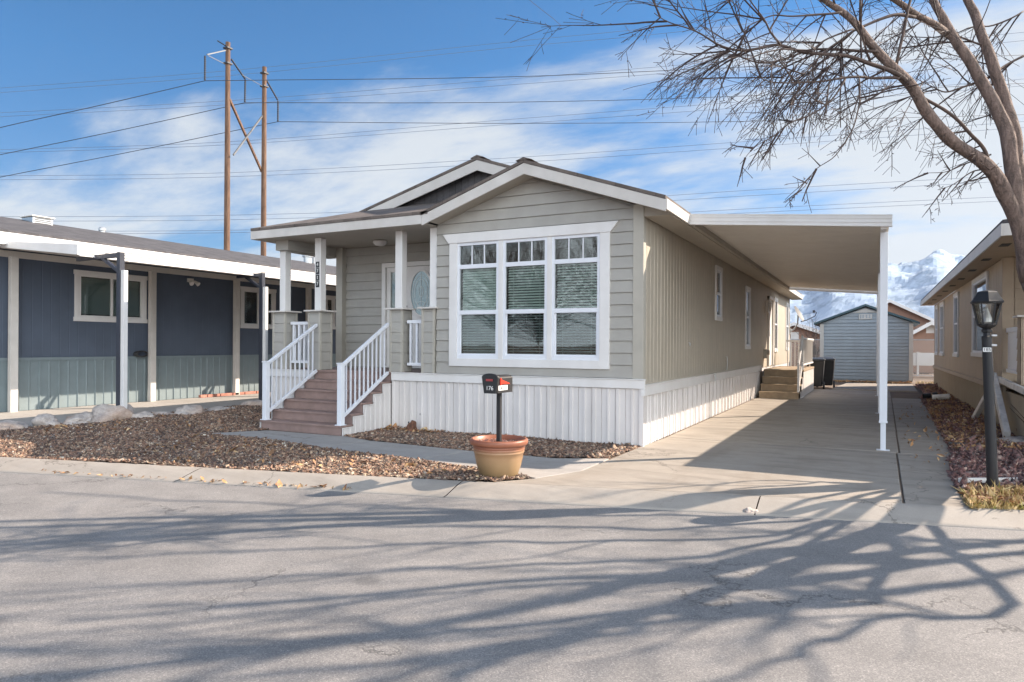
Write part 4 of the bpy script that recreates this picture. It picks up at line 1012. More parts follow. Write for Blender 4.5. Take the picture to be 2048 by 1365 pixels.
for z in (3.14, 3.20, 3.255, 3.31, 3.355): gt.box(-10.30, -10.285, AY0, AY1, z, z + .018)
gt.prism([(-10.3, AY0 - .04, 3.16), (-10.3, AY0 - .04, 3.36), (-13.3, AY0 - .04, 3.62), (-13.3, AY0 - .04, 3.50)], (0, .04, 0)); gt.build('awning_gutter', 'white', nb)
# the awning's upper part, rising from its edge to the eave of the roof
for bx, by, top in ((-9.55, -1.83, 3.2), (-10.05, 2.05, 3.2), (-10.1, 6.3, 3.2)):
    b = MB(); b.box(bx - .05, bx + .05, by - .05, by + .05, 0.0, top); b.bar((bx - .0, by, top - .045), (-10.9, by, top - .055), .07, .085); b.bar((bx - .03, by, top - .36), (bx - .55, by, top - .08), .06, .06)
    b.build('awning_bracket', 'dark_steel', nb, bevel=.004)
    b = MB(); b.box(bx + .052, bx + .15, by - .03, by + .05, 0.0, 2.86); b.build('side_post', 'white', nb, bevel=.004)
lf = MB()
for dy in (-.07, .09): lf.tube([mn(2.71 + dy * .3, .02, 3.2), mn(2.71 + dy, .10, 3.17), mn(2.71 + dy * 1.3, .2, 3.1)], [.02, .035, .06], 12)
lf.mbox(mn, 2.62, 2.80, 0, .04, 3.16, 3.26); lf.build('flood_light', 'white', nb)
hs = MB()
for k in range(5): hs.tube([mn(1.24 + .18 * math.cos(t) * (1 - .06 * k), .06 + .02 * k, 1.22 + .07 * math.sin(t)) for t in np.linspace(0, 2 * math.pi, 18)], .014, 6)
hs.build('cable_coil', 'black_plastic', nb)
ch = thing('evaporative_cooler', 'boxy metal cooler on the ridge of the dark blue home', 'cooler', (-16.0, .15, 4.5))
b = MB(); b.box(-16.25, -15.75, -.1, .40, 4.38, 4.68); b.build('housing', 'galv', ch, bevel=.02)
b = MB(); b.box(-16.28, -15.72, -.13, .43, 4.68, 4.71); b.build('lid', 'rusty_white', ch, bevel=.01)
b = MB()
for k in range(5): b = MB().box(-15.75, -15.74, -.04, .34, 4.47 + .042 * k, 4.485 + .042 * k); b.build('louvre', 'pipe_black', ch)
def flue(x, y, z, h, lab, r=.12):
    t = thing('roof_flue', lab, 'flue', (x, y, z), 'flues on the dark blue home'); b = MB(); b.tube([(x, y, z - .2), (x, y, z + h)], r, 16); b.build('pipe', 'galv', t, smooth=False)
    b = MB(); b.lathe([(r * 1.1, h), (r * 1.35, h + .01), (r * 1.35, h + .07), (r * .9, h + .10)], (x, y, z), 16); b.build('cap', 'galv', t)
flue(-16.0, 9.75, 4.35, .42, 'fat round metal flue on the blue home seen between the porch posts', .15); flue(-16.05, 10.15, 4.4, .42, 'thin metal flue beside the fat one on the blue home', .07)
flue(-16.1, 1.9, 4.5, .12, 'small roof vent right of the cooler on the blue home', .07)
t = thing('brick_row', 'faded red bricks laid along the foot of the dark blue wall', 'bricks', (-13.2, 4, 0))
for k in range(11):
    b = MB(); y = 2.92 + .215 * k; b.box(-13.40, -13.30 + .02 * (k % 2), y, y + .2, 0.002, .075); b.build('brick', 'brick_red', t, bevel=.008)
# a further pale house behind it
fh = thing('mobile_home', 'pale grey green home further back beyond the blue one', 'house', (-16, 15, 0))
b = MB(); rib_wall(b, mn, 14.5, 25, .02, 3.0, GROOVE); b.box(-19, NX, 14.45, 14.5, 0, 3.0); b.build('wall', 'siding_side', fh, fix=False)
b = MB(); slab(b, [(-12.9, 14, 3.2), (-12.9, 25.4, 3.2), (-16.2, 25.4, 4.0), (-16.2, 14, 4.0)]); slab(b, [(-16.2, 14, 4.0), (-16.2, 25.4, 4.0), (-19.4, 25.4, 3.2), (-19.4, 14, 3.2)]); b.prism([(-13.2, 14.45, 3.0), (-19.2, 14.45, 3.0), (-16.2, 14.45, 3.95)], (0, .05, 0)); b.build('roof', 'shingle_y', fh)
b = MB(); b.box(-12.92, -12.88, 14, 25.4, 2.98, 3.15); b.build('fascia', 'white', fh)

# ================================================================== the tan home on the right
tb = thing('mobile_home', 'tan manufactured home with deep white eaves at the right edge', 'house', (9, 12, 0))
TX = 5.1; mt_ = map_left(TX); TY0, TY1 = 5.0, 21.0
twin = [(6.9, 9.1, 1.38, 2.95), (12.35, 13.35, 1.32, 2.92), (16.75, 18.0, 1.30, 2.92), (19.1, 20.0, 1.30, 2.92)]
w = MB(); rib_wall(w, mt_, TY0, TY1, .80, 3.10, GROOVE, twin); flat_wall(w, mt_, TY0, TY1, .8, 3.1, twin, t=.06, o=-.02)
w.box(TX, 12.0, TY1 - .05, TY1, 0, 3.1); w.box(12.0, 12.05, 2.3, TY1, 0, 3.1); w.build('wall', 'tan', tb, fix=False)
w = MB(); lap_wall(w, map_front(TY0), .9, 3.10, lambda z: TX + .16, lambda z: 12.0, [(6.4, 7.6, .9, 3.0)]); flat_wall(w, map_front(TY0), TX + .02, 12, .02, 3.1, t=.06, o=-.012); w.build('porch_wall', 'tan', tb, fix=False)
w = MB(); w.box(TX - .022, TX + .15, TY0 - .024, TY0 + .0, .84, 3.1); w.box(TX - .024, TX - .0, TY0, TY0 + .12, .84, 3.1); w.build('corner_board', 'tan', tb)
s = MB(); rib_wall(s, mt_, 2.35, TY1, 0, .74, [(0, 0), (.008, .01), (.03, .01), (.038, 0), (.11, 0)], base=.0); s.mbox(mt_, 2.35, TY1, -.05, -.01, 0, .74); rib_wall(s, map_front(2.35), TX, 12, 0, .8, [(0, 0), (.008, .01), (.03, .01), (.038, 0), (.11, 0)]); s.build('skirting', 'tan_skirt', tb, fix=False)
s = MB(); s.mbox(mt_, TY0 - .3, TY1, 0, .05, .71, .81); s.build('band_board', 'tan', tb, bevel=.005)
for (a, b, c, d) in twin: sash_window(tb, mt_, a, b, c, d, trim=.09, mat_trim='white', split=(c + d) / 2 + .03, sill=True)
fl = MB(); fl.box(TX + .0, 12, 2.36, TY0 - .03, .80, .90); fl.build('porch_floor', 'wood_tan', tb)
ro = MB(); slab(ro, [(4.68, 2.05, 3.33), (4.68, 21.5, 3.33), (8.7, 21.5, 4.71), (8.7, 6.1, 4.71)]); slab(ro, [(8.7, 6.1, 4.71), (8.7, 21.5, 4.71), (12.6, 21.5, 3.33), (12.6, 2.05, 3.33)]); slab(ro, [(4.68, 2.05, 3.33), (8.7, 6.1, 4.71), (12.6, 2.05, 3.33)])
ro.build('roof', 'shingle_y', tb)
fa = MB(); fa.box(4.66, 4.69, 2.04, 21.5, 3.10, 3.275); fa.box(4.69, 12.6, 2.04, 2.07, 3.10, 3.275); fa.build('fascia', 'fascia', tb, bevel=.003)
so = MB(); so.box(4.70, TX + .0, 2.07, 21.4, 3.105, 3.12); so.box(TX + .0, 12, 2.07, TY0 - .01, 3.105, 3.12); so.build('soffit', 'tan', tb)
v = MB()
for k in range(9): v.box(4.80, 4.93, 3.0 + 2.05 * k, 3.35 + 2.05 * k, 3.098, 3.104)
build_split(v, 'soffit_vent', 'interior', tb)
for y0_, px_ in ((3.45, TX + .02), (3.45, 8.6)):
    b = MB(); b.box(px_, px_ + .36, y0_, y0_ + .32, .905, 1.98)
    lap_wall(b, map_left(px_), .91, 1.98, lambda z: y0_ + .02, lambda z: y0_ + .3, out=.012); lap_wall(b, map_front(y0_), .91, 1.98, lambda z: px_ + .02, lambda z: px_ + .34, out=.012); pr = b.build('pier', 'tan', tb, fix=False)
    b = MB(); b.box(px_ - .06, px_ + .42, y0_ - .06, y0_ + .38, 1.98, 2.01); b.build('cap', 'fascia', pr); b = MB(); b.box(px_ + .09, px_ + .27, y0_ + .07, y0_ + .25, 2.01, 3.104); b.build('porch_post', 'tan', pr)
b = MB(); b.box(TX + .03, TX + .10, 3.79, 4.94, 1.76, 1.84); b.box(TX + .03, TX + .10, 3.79, 4.94, 1.06, 1.12); b.box(TX + .055, TX + .075, 3.80, 4.93, 1.12, 1.76); b.build('railing', 'vinyl', tb, bevel=.004)

def plank(lab, p, q, wd, th, mat='rusty_white', up=(1, 0, 0)):
    o = MB().bar(p, q, wd, th, up).build('fallen_trim_board', mat, None, bevel=.006); tag(o, lab, 'trim board', 'white trim boards lying against the tan skirting'); return o
plank('long white channel leaning against the tan skirting behind the lamp post', (4.98, 5.2, .98), (4.90, 3.15, .12), .15, .09)
plank('short white board propped behind the lamp post on the left', (4.98, 5.15, .85), (4.82, 6.5, .06), .10, .08)
plank('white strip sagging along the top of the tan skirting', (5.04, 5.0, .93), (5.04, 2.3, .84), .10, .05)
for k, (x, y, r_, a, lab) in enumerate([(4.45, 12.5, .17, 20, 'dark end of a broken drain piece in the leaves by the strip'), (4.68, 12.1, .2, -15, 'paler broken drain piece in the leaves by the strip')]):
    o = MB().tube([(x - r_ * math.cos(R(a)), y - r_ * math.sin(R(a)), .12), (x + r_ * math.cos(R(a)), y + r_ * math.sin(R(a)), .17)], .075, 10, cap=False).build('drain_piece', 'black_plastic' if k == 0 else 'rusty_white', None, fix=False); tag(o, lab, 'drain piece')
tag(MB().tube([(4.05, 2.2, .06), (4.6, 2.35, .05), (5.1, 2.1, .07), (5.8, 1.9, .05)], .022, 8).build('garden_edging', 'pipe_black', None), 'black flexible edging crossing the mulch bed', 'edging')
tag(MB().bar((3.88, -1.08, .05), (5.4, -.25, .06), .035, .05).build('edging_board', 'rusty_white', None), 'pale weathered board edging between mulch and grass', 'edging')
tag(MB().bar((5.0, 3.0, .10), (5.9, 2.4, .42), .04, .03).build('black_bar', 'pipe_black', None), 'thin black bar lying at the right above the rocks', 'bar')
# a leafless shrub at the right edge
sh = MB()
for k in range(26):
    a = random.uniform(0, 6.28); l = random.uniform(.35, .7); x, y = 5.35 + random.uniform(-.1, .1), 2.75 + random.uniform(-.1, .1)
    sh.tube([(x, y, .02), (x + .3 * l * math.cos(a), y + .3 * l * math.sin(a), l * .6), (x + .65 * l * math.cos(a), y + .65 * l * math.sin(a), l)], [.006, .004, .002], 4)
tag(sh.build('bare_shrub', 'twig', None), 'small leafless shrub against the tan skirting at the right edge', 'shrub')

# ================================================================== rocks
def rock(x, y, r_, sq, lab, seed, z=0.0, mat='boulder', cat='rock', name='rock', grp=None):
    bm = bmesh.new(); bmesh.ops.create_icosphere(bm, subdivisions=4, radius=1.0)
    for v in bm.verts:
        p = v.co.copy(); n_ = noise.fractal(p * .9 + Vector((seed, 0, 0)), 1, 2, 4) * .55 + abs(noise.noise(p * 2.1 + Vector((0, seed, 0)))) * .25
        v.co = p * (1 + n_ * .8); v.co.x *= r_ * sq[0]; v.co.y *= r_ * sq[1]; v.co.z = max(v.co.z * r_ * sq[2], -.04)
    me = bpy.data.meshes.new(name); bm.to_mesh(me); bm.free(); me.materials.append(M[mat]); me.polygons.foreach_set('use_smooth', [True] * len(me.polygons))
    o = bpy.data.objects.new(name, me); COL.objects.link(o); o.location = (x, y, z); o.rotation_euler = (0, 0, seed * 1.7); return tag(o, lab, cat, grp)
RK = [(-9.95, -3.55, .27, (1.2, .9, .42), 'long sunlit tan rock leftmost in the border'), (-9.85, -2.95, .2, (1.1, .8, .75), 'grey blue rock second from the left in the border'),
      (-9.72, -2.45, .26, (1.3, .8, .55), 'pinkish white low rock left of the big pale boulder'), (-9.62, -1.95, .30, (1.2, .9, .85), 'largest pale boulder at the foot of the nearer black bracket post'),
      (-9.35, -1.55, .17, (1.2, .9, .6), 'small pink rock just right of the nearer bracket post'), (-9.5, -1.05, .27, (1.5, .8, .30), 'flat grey slab between the bracket post and the tan rock'),
      (-9.25, -.55, .27, (1.5, .8, .55), 'tan pointed rock midway along the border'), (-9.35, .25, .22, (1.5, .8, .35), 'low pale stone right of the tan pointed rock'),
      (-9.5, 1.35, .24, (1.6, .9, .45), 'pale stone near the further bracket post'), (-8.6, 2.0, .24, (1.4, .9, .5), 'grey stone nearest the porch at the end of the border')]
for i, (x, y, r_, sq, lab) in enumerate(RK): rock(x, y, r_ * 1.12, sq, lab, i * 1.37 + .5, .05, grp='rocks bordering the gravel bed')
rock(4.93, 2.75, .17, (1.5, .9, .7), 'brown rounded rock left of the pair beside the lamp post', 9.1, .02, grp='rocks in the mulch bed'); rock(5.18, 2.65, .16, (1.2, 1, .8), 'paler rounded rock right of the pair beside the lamp post', 4.4, .02, grp='rocks in the mulch bed'); rock(5.05, 1.75, .14, (1.3, 1, .6), 'pinkish rock at the right edge nearest the street', 6.2, .02, grp='rocks in the mulch bed')
rock(-4.0, -.22, .11, (1.0, .8, 1.5), 'reddish brown tree stump against the white skirting', 3.3, .0, 'stump', 'stump', 'tree_stump')
rock(2.0, curb_front(2.0) + .09, .06, (1.2, .9, .6), 'small pale stone at the curb joint of the driveway', 7.7, -.09)

# ================================================================== lamp post
lp = thing('lamp_post', 'black lamp post with glass lantern beside the driveway strip', 'lamp post', (4.15, -1.36, 0))
B0, B1 = Vector((4.15, -1.36, 0)), Vector((4.085, -1.40, 1.66))
b = MB(); b.tube([B0, B0.lerp(B1, .97)], [.052, .046], 20); b.tube([B0.lerp(B1, .0), B0.lerp(B1, .02)], .065, 20); b.build('pole', 'black_metal', lp, smooth=False)
c = (B1.x, B1.y, B1.z)
def ring6(r_, z, n=6, ph=.0): return [(c[0] + r_ * math.cos(2 * math.pi * (k + ph) / n), c[1] + r_ * math.sin(2 * math.pi * (k + ph) / n), z) for k in range(n)]
b = MB(); b.lathe([(.048, -.08), (.052, -.05), (.036, -.04), (.034, -.01), (.052, 0), (.055, .02), (.035, .03), (.08, .055), (.095, .075)], c, 6); b.build('collar', 'black_metal', lp)
lan = MB(); zb, zt_ = c[2] + .075, c[2] + .30
lo = ring6(.08, zb); hi = ring6(.125, zt_)
for k in range(6): lan.bar(lo[k], hi[k], .016); lan.bar(lo[k], lo[(k + 1) % 6], .016); lan.bar(hi[k], hi[(k + 1) % 6], .018)
lanf = lan.build('lantern', 'black_metal', lp)
for k in range(6):
    g = MB(); f_ = .985; q = [Vector(p) for p in (lo[k], lo[(k + 1) % 6], hi[(k + 1) % 6], hi[k])]; cc_ = Vector((c[0], c[1], 0))
    q = [Vector((cc_.x + (p.x - cc_.x) * f_, cc_.y + (p.y - cc_.y) * f_, p.z)) for p in q]; g.add(q, [(0, 1, 2, 3)]); g.build('pane', 'glass_lamp', lanf, fix=False)
b = MB(); b.lathe([(.155, .295), (.16, .31), (.148, .322), (.10, .405), (.09, .415), (.02, .43)], c, 6); b.build('lantern_roof', 'black_metal', lp)
b = MB(); b.lathe([(.03, .08), (.055, .10), (.045, .14), (.02, .21), (.004, .26)], c, 12); b.build('bulb_cover', 'galv', lp)
b = MB()
for s_ in (-.02, .03): b.tube([(c[0] + .04, c[1] - .02, c[2] - .10 + s_ * 2), (c[0] + .085, c[1] - .02, c[2] - .10 + s_ * 2)], .012, 10)
build_split(b, 'fitting', 'galv', lp)
cd = Vector((3.05 - 4.09, -10.04 + 1.4, 0)).normalized(); pc_ = Vector((4.09, -1.397, 1.475)) + cd * .052
rotz = math.atan2(cd.x, -cd.y)
mtx = Matrix.Translation(pc_) @ Matrix.Rotation(-rotz * -1 if False else math.atan2(-cd.x, -cd.y) * -1, 4, 'Z')
mtx = Matrix.Translation(pc_) @ Matrix.Rotation(math.atan2(cd.y, cd.x) + math.pi / 2, 4, 'Z')
b = MB(); b.box(-.036, .036, -.003, .003, -.022, .022); b.v = [tuple(mtx @ Vector(p)) for p in b.v]; npl = b.build('number_plate', 'white_num', lp)
text_mesh('185', 'number', 'black_metal', lp, .045, mtx @ Matrix.Translation((0, -.005, 0)) @ Matrix.Rotation(R(90), 4, 'X'), .001)

# ================================================================== planter with the letter box
pt_ = thing('flower_pot', 'big clay pot with terracotta rim and cream body by the curb', 'planter', (-.75, -2.98, 0))
pcn = (-.75, -3.05, -.02)
b = MB(); b.lathe([(.16, 0), (.205, .01), (.225, .06), (.255, .15), (.275, .24), (.283, .29), (.290, .295), (.292, .31), (.284, .318), (.293, .325), (.296, .338), (.287, .346), (.297, .354), (.300, .366), (.292, .374), (.300, .38), (.322, .385), (.332, .40), (.335, .43), (.326, .448), (.305, .452), (.295, .445), (.29, .40), (.02, .395)], pcn, 56); b.build('pot', 'pot', pt_, smooth=True)
b = MB()
for k in range(500):
    a, r_ = random.uniform(0, 6.28), .275 * math.sqrt(random.random()); p = Vector((pcn[0] + r_ * math.cos(a), pcn[1] + r_ * math.sin(a), pcn[2] + .40 + random.uniform(0, .012))); d_ = Vector((random.uniform(-1, 1), random.uniform(-1, 1), random.uniform(-.3, .5))) * .014; e_ = Vector((random.uniform(-1, 1), random.uniform(-1, 1), .2)) * .009
    b.add([p - d_ - e_, p + d_ - e_, p + d_ + e_, p - d_ + e_], [(0, 1, 2, 3)])
b.build('soil', 'mulch', pt_, fix=False)
mb_ = thing('mailbox', 'black letter box on a slim post in the clay pot', 'mailbox', (pcn[0], pcn[1], .36))
MZ = .955; b = MB(); b.box(pcn[0] - .024, pcn[0] + .024, pcn[1] - .024, pcn[1] + .024, .37, MZ - .001); b.build('post', 'black_metal', mb_, bevel=.004)
ax_ = R(-62)      # the door faces the camera and a little left
mxb = Matrix.Translation((pcn[0], pcn[1], MZ)) @ Matrix.Rotation(R(-14), 4, 'Z')
def loc(b, name, mat, par, **k): b.v = [tuple(mxb @ Vector(p)) for p in b.v]; return b.build(name, mat, par, **k)
# body: local -Y is the door side, x across
def arch(hw, z0, z1, rise, n=9, flare=0.0):
    return [(-hw + flare, z0), (hw - flare, z0), (hw, z1)] + [(hw * math.cos(math.pi * i / n), z1 + rise * math.sin(math.pi * i / n)) for i in range(1, n)] + [(-hw, z1)]
yaw_l = R(-2); mxb = Matrix.Translation((pcn[0] - .01, pcn[1], MZ)) @ Matrix.Rotation(yaw_l, 4, 'Z')
b = MB(); b.prism([(x, -.17, z) for x, z in arch(.088, 0, .165, .035)], (0, .34, 0)); bod = loc(b, 'body', 'black_metal', mb_)
b = MB(); b.prism([(x, -.195, z) for x, z in arch(.108, -.004, .18, .042, flare=.03)], (0, .03, 0)); dr_ = loc(b, 'door', 'black_plastic', mb_, bevel=.006)
b = MB(); b.box(-.045, .04, -.204, -.194, .135, .160); loc(b, 'red_strip', 'dull_red', mb_)
b = MB(); b.prism([(.0905, -.10, .10), (.0905, -.10, .155), (.0905, .09, .105), (.0905, .09, .095)], (.005, 0, 0)); b.box(.09, .10, -.12, -.10, .09, .17); loc(b, 'flag', 'red', mb_)
text_mesh('176', 'number', 'white_num', mb_, .066, mxb @ Matrix.Translation((.0, -.197, .055)) @ Matrix.Rotation(R(90), 4, 'X'), .0015)
b = MB(); b.box(.0885, .0905, -.15, .05, .03, .085); lb = loc(b, 'label_strip', 'white_num', mb_)
text_mesh('4717', 'number', 'black_metal', mb_, .055, mxb @ Matrix.Translation((.0915, -.05, .055)) @ Matrix.Rotation(R(90), 4, 'Z') @ Matrix.Rotation(R(90), 4, 'X'), .0012)

# ================================================================== behind: shed, dish, fence, houses
sd_ = thing('storage_shed', 'blue grey storage shed with dark green roof edge at the drive end', 'shed', (2.73, 25, 0))
mf23 = map_front(23.0)
b = MB(); lap_wall(b, mf23, .10, 2.50, lambda z: 1.0, lambda z: 4.46, course=.14, out=.02, gap=.02); lap_wall(b, mf23, 2.50, 3.13, lambda z: 1.0 + (z - 2.5) / .385, lambda z: 4.46 - (z - 2.5) / .385, course=.14, out=.02, gap=.02)
flat_wall(b, mf23, 1.0, 4.46, .05, 2.5, t=.06, o=-.012); b.prism([(1, 23.02, 2.5), (4.46, 23.02, 2.5), (2.73, 23.02, 3.16)], (0, .05, 0)); b.box(.99, 1.0, 23.0, 27, .05, 2.5); b.box(4.46, 4.47, 23.0, 27, .05, 2.5); b.box(1, 4.46, 27, 27.05, .05, 2.5); b.build('wall', 'shed_grey', sd_, fix=False)
b = MB(); b.box(.97, 1.12, 22.955, 22.985, .10, 2.46); b.box(4.34, 4.49, 22.955, 22.985, .10, 2.46); b.prism([(2.25, 22.96, 2.94), (3.21, 22.96, 2.94), (2.73, 22.96, 3.12)], (0, .025, 0)); build_split(b, 'trim', 'shed_trim', sd_)
b = MB(); slab(b, [(.74, 22.8, 2.52), (2.73, 22.8, 3.30), (2.73, 27.2, 3.30), (.74, 27.2, 2.52)], .09); slab(b, [(2.73, 22.8, 3.30), (4.72, 22.8, 2.52), (4.72, 27.2, 2.52), (2.73, 27.2, 3.30)], .09); b.build('roof', 'green_roof', sd_)
b = MB(); b.box(2.48, 2.98, 22.95, 22.98, 2.66, 2.88); vt = b.build('vent', 'shed_trim', sd_)
b = MB()
for x in (2.53, 2.62, 2.75, 2.87): b.box(x, x + .045, 22.944, 22.951, 2.70, 2.85)
build_split(b, 'slot', 'shed_grey', vt)
b = MB(); b.box(1.0, 4.46, 22.97, 27, 0, .06); b.build('base', 'wood_tan', sd_)
ds = thing('satellite_dish', 'grey satellite dish on a curved arm at the rear corner', 'dish', (.05, 20.45, 2.1))
b = MB(); b.tube([(.03, 20.42, 2.12), (.16, 20.42, 2.2), (.30, 20.38, 2.42), (.32, 20.34, 2.78)], .03, 8); b.box(-.0, .05, 20.3, 20.44, 2.0, 2.25); b.build('mast', 'galv', ds)
b = MB(); dc = Vector((.33, 20.33, 2.80)); dn = Vector((.78, -.15, .42)).normalized(); q = dn.to_track_quat('Z', 'Y').to_matrix()
o_ = []
for i in range(7):
    r_ = .33 * i / 6
    for k in range(24):
        t = 2 * math.pi * k / 24; p = dc + q @ Vector((r_ * math.cos(t), r_ * math.sin(t) * 1.1, .35 * r_ * r_)); b.v.append(tuple(p))
for i in range(6):
    for k in range(24): b.f.append((i * 24 + k, i * 24 + (k + 1) % 24, (i + 1) * 24 + (k + 1) % 24, (i + 1) * 24 + k))
b.build('reflector', 'black_metal', ds, smooth=True, fix=False)
b = MB(); b.tube([(.42, 20.33, 2.5), (.62, 20.36, 2.55), (.95, 20.4, 2.72), (1.0, 20.4, 2.86), (.9, 20.4, 2.93)], .02, 6); b.box(.86, .95, 20.36, 20.44, 2.85, 2.95); b.build('feed_arm', 'dark_steel', ds)

def chain_fence(name, x0, x1, y, h, mat, lab, rails=True):
    t = thing(name, lab, 'fence', ((x0 + x1) / 2, y, 0)); m_ = MB(); s_ = .14; n_ = int((x1 - x0) / s_)
    for k in range(-int(h / s_), n_ + 1):
        for sg in (0, 1):
            xa, xb = x0 + k * s_, x0 + k * s_ + h; za, zb_ = (.05, h) if sg == 0 else (h, .05)
            if xa < x0:
                f_ = (x0 - xa) / (xb - xa); za = za + (zb_ - za) * f_; xa = x0
            if xb > x1:
                f_ = (x1 - xa) / (xb - xa); zb_ = za + (zb_ - za) * f_; xb = x1
            if xb - xa > .02: m_.bar((xa, y, za), (xb, y, zb_), .012, .012, (0, 1, 0))
    m_.build('mesh', mat, t, fix=False); m_ = MB(); x = x0
    while x <= x1 + .01: m_.tube([(x, y, 0), (x, y, h + .05)], .035, 8); x += 2.6
    build_split(m_, 'post', mat, t); m_ = MB(); m_.tube([(x0, y, h), (x1, y, h)], .025, 6); m_.tube([(x0, y, .08), (x1, y, .08)], .02, 6); build_split(m_, 'rail', mat, t)
chain_fence('chain_link_fence', -3.5, 9.4, 29.5, 1.85, 'galv', 'tall chain link fence behind the blue grey shed')
t = thing('low_fence', 'low white fence panel beyond the chain link, right of the shed', 'fence', (6, 31, 0)); b = MB(); b.box(3.5, 11, 31.0, 31.04, .55, 1.2); b.build('panel', 'white', t); b = MB()
for x in np.arange(3.5, 11.1, 1.5): b.box(x, x + .1, 30.95, 31.0, 0, 1.25)
build_split(b, 'post', 'white', t)
def back_house(lab, x0, x1, y0, y1, hw, hr_, gable_front=True):
    t = thing('brown_house', lab, 'house', ((x0 + x1) / 2, (y0 + y1) / 2, 0)); b = MB(); b.box(x0, x1, y0, y1, 0, hw); xm = (x0 + x1) / 2
    b.prism([(x0, y0, hw), (x1, y0, hw), (xm, y0, hr_ - .08)], (0, .1, 0)); b.build('wall', 'brown_wall', t)
    b = MB(); e_ = .4; sl_ = (hr_ - hw) / (xm - x0); slab(b, [(x0 - e_, y0 - .5, hw - e_ * sl_), (xm, y0 - .5, hr_), (xm, y1 + .5, hr_), (x0 - e_, y1 + .5, hw - e_ * sl_)], .1); slab(b, [(xm, y0 - .5, hr_), (x1 + e_, y0 - .5, hw - e_ * sl_), (x1 + e_, y1 + .5, hw - e_ * sl_), (xm, y1 + .5, hr_)], .1); b.build('roof', 'brown_roof', t)
    b = MB(); rake(b, x0 - e_, hw - e_ * sl_ - .0, xm, hr_, y0 - .54, .22, .03); rake(b, xm, hr_, x1 + e_, hw - e_ * sl_, y0 - .54, .22, .03); b.build('fascia', 'white', t)
    b = MB(); b.box(xm - .25, xm + .25, y0 - .03, y0 - .0, hw + .15, hw + .75); b.build('gable_vent', 'white', t)
back_house('brown stucco house with white gable edge right of the shed', 4.6, 7.4, 37, 46, 2.15, 3.0)
back_house('larger brown house behind, its roof rising right of the shed', 0.5, 7.6, 47, 58, 3.0, 4.9)
back_house('reddish brown roofed house seen between the landing and the shed', -5.5, 2.2, 40, 50, 1.7, 3.1)
def bare_bush(x, y, h, n, lab, name='bare_tree', cat='tree', grp=None):
    t = thing(name, lab, cat, (x, y, 0), grp); b = MB(); b.tube([(x, y, 0), (x, y, h * .35)], [.06, .04], 6); b.build('trunk', 'bark', t); b = MB()
    for k in range(n):
        a = random.uniform(0, 6.28); e_ = random.uniform(.2, 1.4); l = h * random.uniform(.3, .65); p = Vector((x, y, h * random.uniform(.12, .35))); d_ = Vector((math.cos(a) * math.cos(e_), math.sin(a) * math.cos(e_), math.sin(e_))); q = p + d_ * l * .5 + Vector((0, 0, .1)); r_ = q + (d_ + Vector((random.uniform(-.4, .4), random.uniform(-.4, .4), .3))).normalized() * l * .5
        b.tube([p, q, r_], [.02, .012, .005], 4)
        for _ in range(4):
            s_ = q.lerp(r_, random.random()); b.tube([s_, s_ + Vector((random.uniform(-.4, .4), random.uniform(-.4, .4), random.uniform(0, .5)))], [.008, .003], 3)
    b.build('crown', 'twig', t, fix=False)
bare_bush(0.1, 33, 3.4, 60, 'small bare tree beyond the fence near the satellite dish')
for bx_, by_, bh_, bl_ in ((-7, -27, 12, 'shortest, second from the left'), (-11, -31, 14, 'third from the left'), (-15, -28, 13, 'fourth from the left'), (-19.5, -32, 15, 'tallest of the row'), (-3, -31, 13, 'leftmost of the row'), (-24, -30, 13, 'rightmost of the row')): bare_bush(bx_, by_, bh_, 240, 'bare tree across the street as mirrored in the window panes, ' + bl_, grp='bare trees across the street')

# ================================================================== timber H-frame power poles and their wires
P1 = Vector((-30.83, 18.55, 0)); P2 = Vector((-31.64, 22.07, 0))
hf = thing('power_poles', 'pair of tall brown timber poles with crossed braces and insulators', 'power poles', (-31.2, 20.3, 0))
for P, zt_ in ((P1, 19.25), (P2, 19.2)):
    b = MB(); b.tube([(P.x, P.y, z) for z in np.linspace(0, zt_, 9)], list(np.linspace(.20, .135, 9)), 14); b.build('pole', 'pole', hf)
b = MB(); b.bar((-30.73, 18.6, 15.9), (-31.75, 22.0, 12.5), .11, .14); b.build('brace', 'pole', hf)
b = MB(); b.bar((-30.5, 18.7, 12.6), (-31.68, 22.0, 16.1), .07, .09); b.build('brace', 'grey_steel', hf)
for p, z in ((P1, 18.85), (P1, 17.95), (P2, 18.75), (P2, 17.9)): MB().box(p.x - .19, p.x + .19, p.y - .19, p.y + .19, z, z + .09).build('steel_band', 'wire', hf)
MB().tube([(-30.85, 18.4, 19.0), (-31.3, 18.2, 19.3)], .04, 6).build('spike', 'wire', hf)
for a_, c_, w_ in (((-30.85, 18.53, 18.8), (-30.64, 16.95, 17.9), .06), ((-30.85, 18.5, 17.9), (-30.6, 17.0, 17.85), .03), ((-30.95, 19.7, 17.75), (-31.6, 22.0, 17.9), .03)): MB().bar(a_, c_, w_).build('arm', 'grey_steel', hf)
for a, c_ in (((-30.74, 16.9, 17.83), (-30.74, 16.9, 16.45)), ((-30.72, 18.7, 18.3), (-31.2, 20.15, 17.7)), ((-31.27, 20.22, 17.7), (-31.29, 20.22, 16.32)), ((-31.6, 22.2, 18.4), (-32.0, 23.55, 17.6)), ((-32.0, 23.57, 17.55), (-32.0, 23.57, 16.2))):
    b = MB(); A, C_ = Vector(a), Vector(c_); n_ = 22; b.tube([A.lerp(C_, i / n_) for i in range(n_ + 1)], [.065 if i % 2 else .04 for i in range(n_ + 1)], 8); b.build('insulator', 'wire', hf)
